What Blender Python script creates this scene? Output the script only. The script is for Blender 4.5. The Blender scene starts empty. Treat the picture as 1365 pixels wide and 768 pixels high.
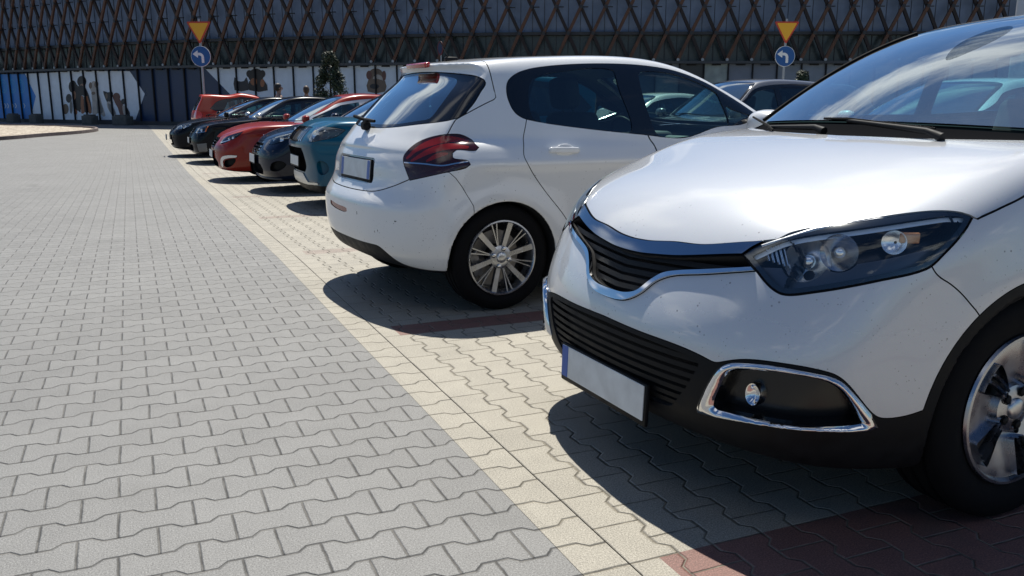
import bpy, bmesh, math, random
import numpy as np
from mathutils import Vector, Matrix
random.seed(7)
SC = bpy.context.scene; COL = SC.collection
PI = math.pi; R = math.radians
# ------------------------------------------------------------------ camera
cam = bpy.data.cameras.new('camera'); camo = bpy.data.objects.new('camera', cam); COL.objects.link(camo)
cam.lens = 30.72; cam.sensor_width = 36; cam.clip_start = .05; cam.clip_end = 2500
camo.location = (0, 0, 1.2); camo.rotation_euler = (PI/2-.2121, 0, 0); SC.camera = camo
# ------------------------------------------------------------------ sky, sun, exposure
SUN_DIR = Vector((-.045, .558, 1.0)).normalized()
EL = math.asin(SUN_DIR.z); AZ = math.atan2(SUN_DIR.x, SUN_DIR.y)
W = bpy.data.worlds.new('World'); SC.world = W; W.use_nodes = True
nt = W.node_tree; N_ = nt.nodes; L_ = nt.links; bg = N_['Background']
sky = N_.new('ShaderNodeTexSky'); sky.sky_type = 'NISHITA'; sky.sun_disc = False
sky.sun_elevation = EL; sky.sun_rotation = AZ; sky.air_density = 1.0; sky.dust_density = .2; sky.ozone_density = 4.0
tc = N_.new('ShaderNodeTexCoord'); sp = N_.new('ShaderNodeSeparateXYZ'); L_.new(tc.outputs['Generated'], sp.inputs[0])
def wm(op, a, b=None, c=None):
    n = N_.new('ShaderNodeMath'); n.operation = op
    for i, v in enumerate((a, b, c)):
        if v is None: continue
        if isinstance(v, (int, float)): n.inputs[i].default_value = v
        else: L_.new(v, n.inputs[i])
    return n.outputs[0]
zz = wm('ADD', wm('MAXIMUM', sp.outputs[2], 0), .12)
cb = N_.new('ShaderNodeCombineXYZ'); L_.new(wm('DIVIDE', sp.outputs[0], zz), cb.inputs[0]); L_.new(wm('DIVIDE', sp.outputs[1], zz), cb.inputs[1])
cb.inputs[2].default_value = 3.7
ns = N_.new('ShaderNodeTexNoise'); ns.inputs['Scale'].default_value = 1.3; ns.inputs['Detail'].default_value = 9; ns.inputs['Roughness'].default_value = .56
ns.inputs['Distortion'].default_value = .35
L_.new(cb.outputs[0], ns.inputs['Vector'])
rp = N_.new('ShaderNodeValToRGB'); rp.color_ramp.elements[0].position = .545; rp.color_ramp.elements[1].position = .65
L_.new(ns.outputs[0], rp.inputs[0])
fade = wm('MULTIPLY', rp.outputs[0], wm('MINIMUM', wm('MULTIPLY', wm('MAXIMUM', sp.outputs[2], 0), 9), .9))
mx = N_.new('ShaderNodeMixRGB'); L_.new(fade, mx.inputs[0]); tn = N_.new('ShaderNodeMixRGB'); tn.blend_type = 'MULTIPLY'; tn.inputs[0].default_value = 1; tn.inputs[2].default_value = (.72, .95, 1.15, 1); L_.new(sky.outputs[0], tn.inputs[1]); L_.new(tn.outputs[0], mx.inputs[1]); mx.inputs[2].default_value = (15, 15.2, 15.6, 1)
L_.new(mx.outputs[0], bg.inputs[0]); bg.inputs[1].default_value = .050
sun = bpy.data.lights.new('sun', 'SUN'); suno = bpy.data.objects.new('sun', sun); COL.objects.link(suno)
sun.energy = 5.0; sun.angle = R(.53); sun.color = (1, .955, .86)
suno.rotation_euler = SUN_DIR.to_track_quat('Z', 'Y').to_euler(); suno.location = (0, 10, 30)
SC.view_settings.view_transform = 'Standard'; SC.view_settings.look = 'None'; SC.view_settings.exposure = 0.40
SC.view_settings.gamma = 1; SC.view_settings.use_curve_mapping = False
try:
    SC.cycles.max_bounces = 10; SC.cycles.transparent_max_bounces = 24; SC.cycles.caustics_reflective = False; SC.cycles.caustics_refractive = False
    SC.cycles.sample_clamp_indirect = 8
except Exception: pass
# frame of the parking row: a along the parked cars, b along the row
PSI = .4072; S0 = (.3938, 2.1408)
def AB(a, b, z=0.0):
    return (S0[0]+a*math.cos(PSI)-b*math.sin(PSI), S0[1]+a*math.sin(PSI)+b*math.cos(PSI), z)
def G(b):
    """height of the paving: it falls gently along the row, for drainage"""
    return -.016*min(max(b-5, 0), 11)
def toAB(x, y):
    dx, dy = x-S0[0], y-S0[1]; return dx*math.cos(PSI)+dy*math.sin(PSI), -dx*math.sin(PSI)+dy*math.cos(PSI)
def GXY(x, y): return G(toAB(x, y)[1])
# ------------------------------------------------------------------ numpy helpers
def spline(pts, n=1500):
    """natural cubic spline through (x, y) points, returned as a fast lookup"""
    p = np.array(sorted(pts), float); x, y = p[:, 0], p[:, 1]; m = len(x)
    A = np.zeros((m, m)); r = np.zeros(m); A[0, 0] = A[-1, -1] = 1; h = np.diff(x)
    for i in range(1, m-1):
        A[i, i-1] = h[i-1]; A[i, i] = 2*(h[i-1]+h[i]); A[i, i+1] = h[i]
        r[i] = 6*((y[i+1]-y[i])/h[i]-(y[i]-y[i-1])/h[i-1])
    M = np.linalg.solve(A, r)
    X = np.linspace(x[0], x[-1], n); k = np.clip(np.searchsorted(x, X)-1, 0, m-2)
    a = x[k+1]-X; b = X-x[k]; H = h[k]
    Y = (M[k]*a**3+M[k+1]*b**3)/(6*H)+(y[k]/H-M[k]*H/6)*a+(y[k+1]/H-M[k+1]*H/6)*b
    s0 = (Y[1]-Y[0])/(X[1]-X[0]); s1 = (Y[-1]-Y[-2])/(X[-1]-X[-2])
    def f(q):
        v = np.interp(q, X, Y)
        v = np.where(q < X[0], Y[0]+(q-X[0])*s0, v)
        return np.where(q > X[-1], Y[-1]+(q-X[-1])*s1, v)
    D = np.gradient(Y, X)
    f.d = lambda q: np.interp(q, X, D)
    return f
def smax(a, b, k):
    h = np.maximum(k-np.abs(a-b), 0)/k
    return np.maximum(a, b)+h*h*h*k/6.0
def smin(a, b, k): return -smax(-a, -b, k)
def sstep(a, b, x):
    t = np.clip((x-a)/(b-a), 0, 1); return t*t*(3-2*t)
def poly_sdf(poly, P, closed=True):
    """signed distance (negative inside) of 2D points P to polygon"""
    V = np.array(poly, float); n = len(V)
    d2 = np.full(len(P), 1e9); sgn = np.ones(len(P), bool); ins = np.zeros(len(P), bool)
    for i in range(n if closed else n-1):
        a = V[i]; b = V[(i+1) % n]; e = b-a; w = P-a
        t = np.clip((w@e)/max(e@e, 1e-12), 0, 1)
        q = w-t[:, None]*e; d2 = np.minimum(d2, (q*q).sum(1))
        if closed:
            c = (a[1] > P[:, 1]) != (b[1] > P[:, 1])
            if c.any():
                xx = a[0]+(P[:, 1]-a[1])*(e[0])/(e[1] if abs(e[1]) > 1e-12 else 1e-12)
                ins ^= c & (P[:, 0] < xx)
    d = np.sqrt(d2)
    return np.where(ins, -d, d) if closed else d
def smooth_poly(pts, n=8, closed=True):
    """Catmull-Rom through points; a point given as (x, y, 1) stays a sharp corner"""
    P = [np.array(p[:2], float) for p in pts]; S = [len(p) > 2 for p in pts]; m = len(P); out = []
    for i in range(m if closed else m-1):
        p0, p1, p2, p3 = P[i-1], P[i], P[(i+1) % m], P[(i+2) % m]
        if not closed:
            if i == 0: p0 = p1
            if i+2 >= m: p3 = p2
        if S[i]: p0 = p1-(p2-p1)*.6
        if S[(i+1) % m]: p3 = p2+(p2-p1)*.6
        L = np.linalg.norm(p2-p1)+1e-9
        m1 = (p2-p0)*L/(np.linalg.norm(p2-p1)+np.linalg.norm(p1-p0)+1e-9)
        m2 = (p3-p1)*L/(np.linalg.norm(p3-p2)+np.linalg.norm(p2-p1)+1e-9)
        for t in np.linspace(0, 1, n, endpoint=False):
            out.append((2*t**3-3*t*t+1)*p1+(t**3-2*t*t+t)*m1+(-2*t**3+3*t*t)*p2+(t**3-t*t)*m2)
    if not closed: out.append(P[-1])
    return np.array(out)
class Tri:
    """triangle mesh with vertex normals"""
    def __init__(s, V, N, T): s.V, s.N, s.T = V, N, T
    def sub(s, facemask):
        T = s.T[facemask]; u, inv = np.unique(T, return_inverse=True)
        return Tri(s.V[u], s.N[u], inv.reshape(-1, 3))
    def off(s, h):
        h = np.asarray(h, float); return Tri(s.V+s.N*(h[:, None] if h.ndim else h), s.N, s.T)
    def flip(s): return Tri(s.V, -s.N, s.T[:, ::-1])
    def mirror(s):
        m = np.array([1, -1, 1.]); return Tri(s.V*m, s.N*m, s.T[:, ::-1])
def split(M, d):
    """cut M along d = 0 -> (part with d < 0, part with d > 0)"""
    d = np.where(np.abs(d) < 1e-7, 1e-7, d); neg = d < 0; nn = neg[M.T].sum(1)
    mix = M.T[(nn > 0) & (nn < 3)]
    E = np.concatenate([mix[:, [0, 1]], mix[:, [1, 2]], mix[:, [2, 0]]]) if len(mix) else np.zeros((0, 2), int)
    E = np.sort(E, 1); E = E[neg[E[:, 0]] != neg[E[:, 1]]] if len(E) else E
    E = np.unique(E, axis=0) if len(E) else E
    V, N = M.V, M.N; base = len(V)
    if len(E):
        t = (d[E[:, 0]]/(d[E[:, 0]]-d[E[:, 1]]))[:, None]
        nv = V[E[:, 0]]*(1-t)+V[E[:, 1]]*t; nm = N[E[:, 0]]*(1-t)+N[E[:, 1]]*t
        nm /= np.linalg.norm(nm, axis=1)[:, None]+1e-12
        V = np.vstack([V, nv]); N = np.vstack([N, nm])
        key = E[:, 0].astype(np.int64)*(base+1)+E[:, 1]
        def eid(a, b):
            lo = np.minimum(a, b).astype(np.int64); hi = np.maximum(a, b)
            return base+np.searchsorted(key, lo*(base+1)+hi)
    A = [M.T[nn == 3]]; B = [M.T[nn == 0]]
    for cnt, one, two in ((1, A, B), (2, B, A)):
        T = M.T[nn == cnt]
        if not len(T): continue
        lone = neg[T] if cnt == 1 else ~neg[T]
        k = lone.argmax(1); r = np.arange(len(T))
        a, b, c = T[r, k], T[r, (k+1) % 3], T[r, (k+2) % 3]
        ab, ac = eid(a, b), eid(a, c)
        one.append(np.stack([a, ab, ac], 1))
        two.append(np.stack([ab, b, c], 1)); two.append(np.stack([ab, c, ac], 1))
    def mk(L):
        T = np.concatenate(L); 
        if not len(T): return Tri(np.zeros((0, 3)), np.zeros((0, 3)), np.zeros((0, 3), int))
        u, inv = np.unique(T, return_inverse=True); return Tri(V[u], N[u], inv.reshape(-1, 3))
    return mk(A), mk(B)
def merge(*Ms):
    V, N, T, o = [], [], [], 0
    for m in Ms:
        V.append(m.V); N.append(m.N); T.append(m.T+o); o += len(m.V)
    return Tri(np.vstack(V), np.vstack(N), np.vstack(T))
def boundary(M):
    """directed boundary edges"""
    T = M.T; E = np.concatenate([T[:, [0, 1]], T[:, [1, 2]], T[:, [2, 0]]])
    n = len(M.V)+1; k = E[:, 0].astype(np.int64)*n+E[:, 1]; kr = E[:, 1].astype(np.int64)*n+E[:, 0]
    return E[~np.isin(k, kr)]
def skirt(M, h0, h1):
    """wall hanging on the boundary of M from offset h0 to h1 along the normals"""
    E = boundary(M); 
    if not len(E): return Tri(np.zeros((0, 3)), np.zeros((0, 3)), np.zeros((0, 3), int))
    V, N = M.V, M.N
    a, b = V[E[:, 0]], V[E[:, 1]]; na, nb = N[E[:, 0]], N[E[:, 1]]
    q = np.stack([a+na*h0, b+nb*h0, b+nb*h1, a+na*h1], 1).reshape(-1, 3)
    fn = np.cross(b-a, na); fn /= np.linalg.norm(fn, axis=1)[:, None]+1e-12
    i = np.arange(len(E))*4
    s = 1 if h1 < h0 else -1
    T = np.concatenate([np.stack([i, i+3, i+2], 1), np.stack([i, i+2, i+1], 1)])
    if s < 0: T = T[:, ::-1]
    return Tri(q, np.repeat(fn, 4, 0), T)
def solid(M, h0, h1):
    """plate: outer skin at h1, closed down to h0 by a skirt"""
    return merge(M.off(h1), skirt(M, h1, h0))
def tray(M, depth, lip=0.0):
    """recess: floor at -depth with walls up to the lip"""
    w = skirt(M, lip, -depth); w = Tri(w.V, -w.N, w.T[:, ::-1])
    return merge(M.off(-depth), w)
def surface_nets(F, lo, hi, h, chunk=40):
    lo = np.array(lo, float); n = np.ceil((np.array(hi)-lo)/h).astype(int)+1
    xs = [lo[i]+np.arange(n[i])*h for i in range(3)]
    G = np.empty(n, np.float32)
    for i in range(0, n[0], chunk):
        X, Y, Z = np.meshgrid(xs[0][i:i+chunk], xs[1], xs[2], indexing='ij')
        G[i:i+chunk] = F(X.ravel(), Y.ravel(), Z.ravel()).reshape(X.shape)
    S = G < 0
    c = np.zeros(n-1, int)
    for a in (0, 1):
        for b in (0, 1):
            for d in (0, 1): c += S[a:n[0]-1+a, b:n[1]-1+b, d:n[2]-1+d]
    act = (c > 0) & (c < 8); idx = -np.ones(n-1, int); I = np.argwhere(act); idx[act] = np.arange(len(I))
    acc = np.zeros((len(I), 3)); cnt = np.zeros(len(I))
    for ax in range(3):
        o1, o2 = [a for a in range(3) if a != ax]
        for a in (0, 1):
            for b in (0, 1):
                p = I.copy(); p[:, o1] += a; p[:, o2] += b; q = p.copy(); q[:, ax] += 1
                g0 = G[tuple(p.T)]; g1 = G[tuple(q.T)]; m = (g0 < 0) != (g1 < 0)
                t = np.where(m, g0/(g0-g1+1e-20), 0); pt = p.astype(float); pt[:, ax] += t
                acc[m] += pt[m]; cnt[m] += 1
    V = lo+acc/cnt[:, None]*h
    Q = []
    for ax in range(3):
        o1, o2 = [(1, 2), (2, 0), (0, 1)][ax]
        sl = [slice(None)]*3; A = S[tuple(slice(0, -1) if a == ax else slice(None) for a in range(3))]
        B = S[tuple(slice(1, None) if a == ax else slice(None) for a in range(3))]
        E = np.argwhere(A != B)
        ok = (E[:, o1] > 0) & (E[:, o2] > 0) & (E[:, o1] < n[o1]-1) & (E[:, o2] < n[o2]-1); E = E[ok]
        out = A[tuple(E.T)]
        def at(a, b):
            e = E.copy(); e[:, o1] -= a; e[:, o2] -= b; return idx[tuple(e.T)]
        q = np.stack([at(1, 1), at(0, 1), at(0, 0), at(1, 0)], 1)
        q[~out] = q[~out][:, ::-1]; Q.append(q)
    return V, np.concatenate(Q)
def grad(F, V, e=.003):
    g = np.empty_like(V)
    for a in range(3):
        P = V.copy(); P[:, a] += e; f1 = F(*P.T); P[:, a] -= 2*e; g[:, a] = (f1-F(*P.T))/(2*e)
    return g
def iso_mesh(F, lo, hi, h):
    V, Q = surface_nets(F, lo, hi, h)
    for _ in range(3):
        g = grad(F, V); f = F(*V.T); st = g*(f/((g*g).sum(1)+1e-9))[:, None]
        L = np.linalg.norm(st, axis=1); st *= np.minimum(1, h*.5/(L+1e-9))[:, None]; V = V-st
    g = grad(F, V, .004); N = g/(np.linalg.norm(g, axis=1)[:, None]+1e-9)
    d1 = ((V[Q[:, 0]]-V[Q[:, 2]])**2).sum(1); d2 = ((V[Q[:, 1]]-V[Q[:, 3]])**2).sum(1)
    T = np.where((d1 < d2)[:, None], np.concatenate([Q[:, [0, 1, 2]], Q[:, [0, 2, 3]]], 1), np.concatenate([Q[:, [0, 1, 3]], Q[:, [1, 2, 3]]], 1))
    return Tri(V, N, T.reshape(-1, 3))

def refine(M, mask, F=None):
    """split every masked triangle in four, new points pulled onto the surface"""
    T = M.T[mask]; R0 = M.T[~mask]; nv = len(M.V)
    E_ = np.sort(np.concatenate([T[:, [0, 1]], T[:, [1, 2]], T[:, [2, 0]]]), 1); k = E_[:, 0].astype(np.int64)*nv+E_[:, 1]
    u, inv, cnt = np.unique(k, return_inverse=True, return_counts=True); a, b = u//nv, u % nv; inv = inv.ravel()
    P = (M.V[a]+M.V[b])/2; N = M.N[a]+M.N[b]; N /= np.linalg.norm(N, axis=1)[:, None]+1e-12
    if F is not None:
        inn = cnt == 2; Q = P[inn]
        for _ in range(2):
            g = grad(F, Q); f = F(*Q.T); st = g*(f/((g*g).sum(1)+1e-9))[:, None]; L = np.linalg.norm(st, axis=1); Q = Q-st*np.minimum(1, .004/(L+1e-9))[:, None]
        g = grad(F, Q, .004); P[inn] = Q; N[inn] = g/(np.linalg.norm(g, axis=1)[:, None]+1e-9)
    n = len(T); ab, bc, ca = nv+inv[:n], nv+inv[n:2*n], nv+inv[2*n:]
    T2 = np.concatenate([np.stack([T[:, 0], ab, ca], 1), np.stack([T[:, 1], bc, ab], 1), np.stack([T[:, 2], ca, bc], 1), np.stack([ab, bc, ca], 1)])
    return Tri(np.vstack([M.V, P]), np.vstack([M.N, N]), np.concatenate([R0, T2]))
def renorm(M):
    """smooth normals from the geometry itself"""
    a, b, c = M.V[M.T[:, 0]], M.V[M.T[:, 1]], M.V[M.T[:, 2]]; fn = np.cross(b-a, c-a); N = np.zeros_like(M.V)
    for i in range(3): np.add.at(N, M.T[:, i], fn)
    L = np.linalg.norm(N, axis=1); N = np.where(L[:, None] > 1e-12, N/(L[:, None]+1e-15), M.N)
    return Tri(M.V, N, M.T)
# ------------------------------------------------------------------ Blender helpers
def tag(o, label=None, cat=None, group=None, kind=None):
    if label: o['label'] = label
    if cat: o['category'] = cat
    if group: o['group'] = group
    if kind: o['kind'] = kind
    return o
def empty(name, loc=(0, 0, 0), rz=0, parent=None):
    o = bpy.data.objects.new(name, None); COL.objects.link(o); o.location = loc; o.rotation_euler = (0, 0, rz)
    o.empty_display_size = .2
    if parent: o.parent = parent
    return o
def link(name, me, mat=None, parent=None):
    o = bpy.data.objects.new(name, me); COL.objects.link(o)
    if mat is not None: me.materials.append(mat)
    if parent: o.parent = parent
    return o
def tri_obj(name, M, mat, parent=None):
    if len(M.T) == 0: return None
    me = bpy.data.meshes.new(name); nv, nf = len(M.V), len(M.T)
    me.vertices.add(nv); me.vertices.foreach_set('co', M.V.astype(np.float32).ravel())
    me.loops.add(nf*3); me.loops.foreach_set('vertex_index', M.T.astype(np.int32).ravel())
    me.polygons.add(nf); me.polygons.foreach_set('loop_start', np.arange(0, nf*3, 3, dtype=np.int32))
    try: me.polygons.foreach_set('loop_total', np.full(nf, 3, np.int32))
    except Exception: pass
    me.update(); me.validate(clean_customdata=False)
    me.polygons.foreach_set('use_smooth', np.ones(len(me.polygons), bool))
    if len(me.polygons) == nf: me.normals_split_custom_set_from_vertices(M.N.astype(float).tolist())
    return link(name, me, mat, parent)
def comps(M):
    """connected pieces of a Tri"""
    n = len(M.V); lab = np.arange(n)
    while True:
        m = lab[M.T].min(1); new = lab.copy()
        for i in range(3): np.minimum.at(new, M.T[:, i], m)
        new = new[new]
        if (new == lab).all(): break
        lab = new
    l = lab[M.T[:, 0]]; return [M.sub(l == k) for k in np.unique(l) if (l == k).sum() > 3]
def tri_objs(name, M, mat, parent=None):
    return [tri_obj(name, c, mat, parent) for c in comps(M)] if len(M.T) else []
def bm_objs(name, bm, mat, parent=None, smooth=None):
    """one object per loose piece"""
    bm.verts.ensure_lookup_table(); seen = set(); out = []
    for v in bm.verts:
        if v in seen: continue
        st = [v]; grp = {v}
        while st:
            q = st.pop()
            for e in q.link_edges:
                w = e.other_vert(q)
                if w not in grp: grp.add(w); st.append(w)
        seen |= grp; b2 = bmesh.new(); mp = {w: b2.verts.new(w.co) for w in grp}
        for f in {f for w in grp for f in w.link_faces}: b2.faces.new([mp[w] for w in f.verts])
        if b2.faces: out.append(bm_obj(name, b2, mat, parent, smooth))
    bm.free(); return out
def bm_obj(name, bm, mat, parent=None, smooth=None):
    me = bpy.data.meshes.new(name); bm.normal_update(); bm.to_mesh(me); bm.free()
    if smooth is not None:
        me.polygons.foreach_set('use_smooth', np.ones(len(me.polygons), bool))
        if smooth < 180: me.set_sharp_from_angle(angle=R(smooth))
    return link(name, me, mat, parent)
def add_box(bm, c, s, rot=None, bevel=0, seg=2):
    r = bmesh.ops.create_cube(bm, size=1); vs = r['verts']
    M = Matrix.Translation(Vector(c)) @ (rot.to_4x4() if rot is not None else Matrix.Identity(4)) @ Matrix.Diagonal((*s, 1))
    if bevel:
        for v in vs: v.co = Vector((v.co.x*s[0], v.co.y*s[1], v.co.z*s[2]))
        es = list({e for v in vs for e in v.link_edges})
        rr = bmesh.ops.bevel(bm, geom=es, offset=bevel, segments=seg, affect='EDGES', profile=.5)
        vs = list({v for f in rr['faces'] for v in f.verts} | {v for v in vs if v.is_valid})
        M2 = Matrix.Translation(Vector(c)) @ (rot.to_4x4() if rot is not None else Matrix.Identity(4))
        bmesh.ops.transform(bm, matrix=M2, verts=vs)
    else: bmesh.ops.transform(bm, matrix=M, verts=vs)
    return vs
def add_tube(bm, pts, r, n=8, cap=True):
    pts = [Vector(p) for p in pts]; rings = []
    rs = r if isinstance(r, (list, tuple)) else [r]*len(pts)
    up = Vector((0, 0, 1))
    for i, p in enumerate(pts):
        t = (pts[min(i+1, len(pts)-1)]-pts[max(i-1, 0)]).normalized()
        u = t.cross(up); u = u.normalized() if u.length > .05 else t.cross(Vector((1, 0, 0))).normalized()
        v = u.cross(t)
        rings.append([bm.verts.new(p+(u*math.cos(k*2*PI/n)+v*math.sin(k*2*PI/n))*rs[i]) for k in range(n)])
    for a, b in zip(rings, rings[1:]):
        for k in range(n): bm.faces.new((a[k], a[(k+1) % n], b[(k+1) % n], b[k]))
    if cap: bm.faces.new(rings[0][::-1]); bm.faces.new(rings[-1])
def add_lathe(bm, prof, n=48, axis='y', c=(0, 0, 0), close=False):
    """prof: (r, h) pairs turned about the axis"""
    rings = []
    for r, h in prof:
        ring = []
        for k in range(n):
            a = 2*PI*k/n; q = (r*math.cos(a), h, r*math.sin(a)) if axis == 'y' else (r*math.cos(a), r*math.sin(a), h) if axis == 'z' else (h, r*math.cos(a), r*math.sin(a))
            ring.append(bm.verts.new(Vector(q)+Vector(c)))
        rings.append(ring)
    pr = list(zip(rings, rings[1:])) + ([(rings[-1], rings[0])] if close else [])
    for a, b in pr:
        for k in range(n): bm.faces.new((a[k], a[(k+1) % n], b[(k+1) % n], b[k]))
    return rings
def prism(bm, pts2, y0, y1, f=lambda x, y, z: (x, y, z)):
    """closed 2D polygon (x, z) extruded from y0 to y1"""
    A = [bm.verts.new(f(p[0], y0, p[1])) for p in pts2]; B = [bm.verts.new(f(p[0], y1, p[1])) for p in pts2]
    n = len(A)
    for i in range(n): bm.faces.new((A[i], A[(i+1) % n], B[(i+1) % n], B[i]))
    try: bm.faces.new(A[::-1]); bm.faces.new(B)
    except Exception: pass
# ------------------------------------------------------------------ materials
MATS = {}
def mat(name, col=(.5, .5, .5), rough=.5, metal=0, coat=0, spec=.5, **k):
    if name in MATS: return MATS[name]
    m = bpy.data.materials.new(name); m.use_nodes = True; b = m.node_tree.nodes['Principled BSDF']
    b.inputs['Base Color'].default_value = (*col, 1); b.inputs['Roughness'].default_value = rough; b.inputs['Metallic'].default_value = metal
    b.inputs['Coat Weight'].default_value = coat; b.inputs['Coat Roughness'].default_value = k.get('cr', .02); b.inputs['Specular IOR Level'].default_value = spec
    if 'coat_ior' in k: b.inputs['Coat IOR'].default_value = k['coat_ior']
    if 'emit' in k: b.inputs['Emission Color'].default_value = (*k['emit'], 1); b.inputs['Emission Strength'].default_value = k.get('es', 1)
    MATS[name] = m
    if k.get('var'):   # gentle unevenness in colour and gloss
        t = m.node_tree; n = t.nodes; l = t.links
        tc = n.new('ShaderNodeTexCoord'); no = n.new('ShaderNodeTexNoise'); no.inputs['Scale'].default_value = k.get('vs', 6); no.inputs['Detail'].default_value = 6
        l.new(tc.outputs['Object'], no.inputs['Vector'])
        mx = n.new('ShaderNodeMixRGB'); mx.blend_type = 'MULTIPLY'; mx.inputs[0].default_value = k['var']; mx.inputs[1].default_value = (*col, 1)
        rm = n.new('ShaderNodeMapRange'); rm.inputs[1].default_value = .3; rm.inputs[2].default_value = .7; rm.inputs[3].default_value = .3; rm.inputs[4].default_value = 1.25
        l.new(no.outputs[0], rm.inputs[0]); l.new(rm.outputs[0], mx.inputs[2]); l.new(mx.outputs[0], b.inputs['Base Color'])
        rr = n.new('ShaderNodeMapRange'); rr.inputs[1].default_value = .3; rr.inputs[2].default_value = .7; rr.inputs[3].default_value = max(rough-.08, .02); rr.inputs[4].default_value = min(rough+.1, 1)
        l.new(no.outputs[0], rr.inputs[0]); l.new(rr.outputs[0], b.inputs['Roughness'])
    return m
class E:
    """tiny expression builder for shader math"""
    nt = None
    def __init__(s, o): s.o = o
    @staticmethod
    def m(op, *a):
        n = E.nt.nodes.new('ShaderNodeMath'); n.operation = op
        for i, v in enumerate(a):
            if isinstance(v, E): E.nt.links.new(v.o, n.inputs[i])
            else: n.inputs[i].default_value = float(v)
        return E(n.outputs[0])
    def __add__(s, b): return E.m('ADD', s, b)
    def __radd__(s, b): return E.m('ADD', s, b)
    def __sub__(s, b): return E.m('SUBTRACT', s, b)
    def __rsub__(s, b): return E.m('SUBTRACT', b, s)
    def __mul__(s, b): return E.m('MULTIPLY', s, b)
    def __rmul__(s, b): return E.m('MULTIPLY', s, b)
    def __truediv__(s, b): return E.m('DIVIDE', s, b)
    def floor(s): return E.m('FLOOR', s)
    def fract(s): return E.m('FRACT', s)
    def abs(s): return E.m('ABSOLUTE', s)
    def mn(s, b): return E.m('MINIMUM', s, b)
    def mxx(s, b): return E.m('MAXIMUM', s, b)
    def gt(s, b): return E.m('GREATER_THAN', s, b)
    def lt(s, b): return E.m('LESS_THAN', s, b)
    def ss(s, a, b):
        n = E.nt.nodes.new('ShaderNodeMapRange'); n.interpolation_type = 'SMOOTHSTEP'
        E.nt.links.new(s.o, n.inputs[0]); n.inputs[1].default_value = a; n.inputs[2].default_value = b; return E(n.outputs[0])
def noise(nt, vec, scale, detail=3, rough=.5, w=None):
    n = nt.nodes.new('ShaderNodeTexNoise'); n.inputs['Scale'].default_value = scale; n.inputs['Detail'].default_value = detail; n.inputs['Roughness'].default_value = rough
    if vec is not None: nt.links.new(vec, n.inputs['Vector'])
    return E(n.outputs[0])
def mixc(nt, f, a, b, mode='MIX'):
    n = nt.nodes.new('ShaderNodeMixRGB'); n.blend_type = mode
    for i, v in enumerate((f, a, b)):
        if isinstance(v, E): nt.links.new(v.o, n.inputs[i])
        elif isinstance(v, (int, float)): n.inputs[i].default_value = v
        elif isinstance(v, tuple): n.inputs[i].default_value = (*v, 1)
        else: nt.links.new(v, n.inputs[i])
    return n.outputs[0]
def paint(name, col, metal=0.0, rough=.35, flake=0, dirt=0, coat=1.0, spec=.5):
    if name in MATS: return MATS[name]
    m = mat(name, col, rough, metal, coat=coat, cr=.015, spec=spec); t = m.node_tree; E.nt = t; b = t.nodes['Principled BSDF']
    tc = t.nodes.new('ShaderNodeTexCoord'); c = None
    base = mixc(t, noise(t, tc.outputs['Object'], 2.2, 2)*.10, col, tuple(x*.8 for x in col))
    if flake:
        v = t.nodes.new('ShaderNodeTexVoronoi'); v.inputs['Scale'].default_value = 900; t.links.new(tc.outputs['Object'], v.inputs['Vector'])
        base = mixc(t, flake, base, v.outputs['Color'], 'SOFT_LIGHT')
    if dirt:   # road dust low down, dead insects and chips on the nose
        s = t.nodes.new('ShaderNodeSeparateXYZ'); t.links.new(tc.outputs['Object'], s.inputs[0]); z = E(s.outputs[2])
        v = t.nodes.new('ShaderNodeTexVoronoi'); v.inputs['Scale'].default_value = 34; v.inputs['Randomness'].default_value = 1
        dn = t.nodes.new('ShaderNodeMixRGB'); t.links.new(tc.outputs['Object'], v.inputs['Vector'])
        spots = (1.0-E(v.outputs['Distance']).ss(.04, .14))*noise(t, tc.outputs['Object'], 7, 2).ss(.50, .58)*(1.0-z.ss(.8, 1.0))
        base = mixc(t, spots*.8, base, (.05, .045, .04))
        v2 = t.nodes.new('ShaderNodeTexVoronoi'); v2.inputs['Scale'].default_value = 75; t.links.new(tc.outputs['Object'], v2.inputs['Vector'])
        sp2 = (1.0-E(v2.outputs['Distance']).ss(.05, .18))*noise(t, tc.outputs['Object'], 11, 2).ss(.52, .60)*(1.0-z.ss(.75, .95))
        base = mixc(t, sp2*.65, base, (.07, .06, .05))
        dust = noise(t, tc.outputs['Object'], 5, 8, .7)*(1.0-z.ss(.2, .75))
        base = mixc(t, dust*dirt, base, (.33, .30, .26))
        t.links.new((dust*dirt*1.2+rough).o, b.inputs['Roughness']); t.links.new((dust*dirt*.5+.02+spots*.4).o, b.inputs['Coat Roughness'])
    t.links.new(base, b.inputs['Base Color']); return m
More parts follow.
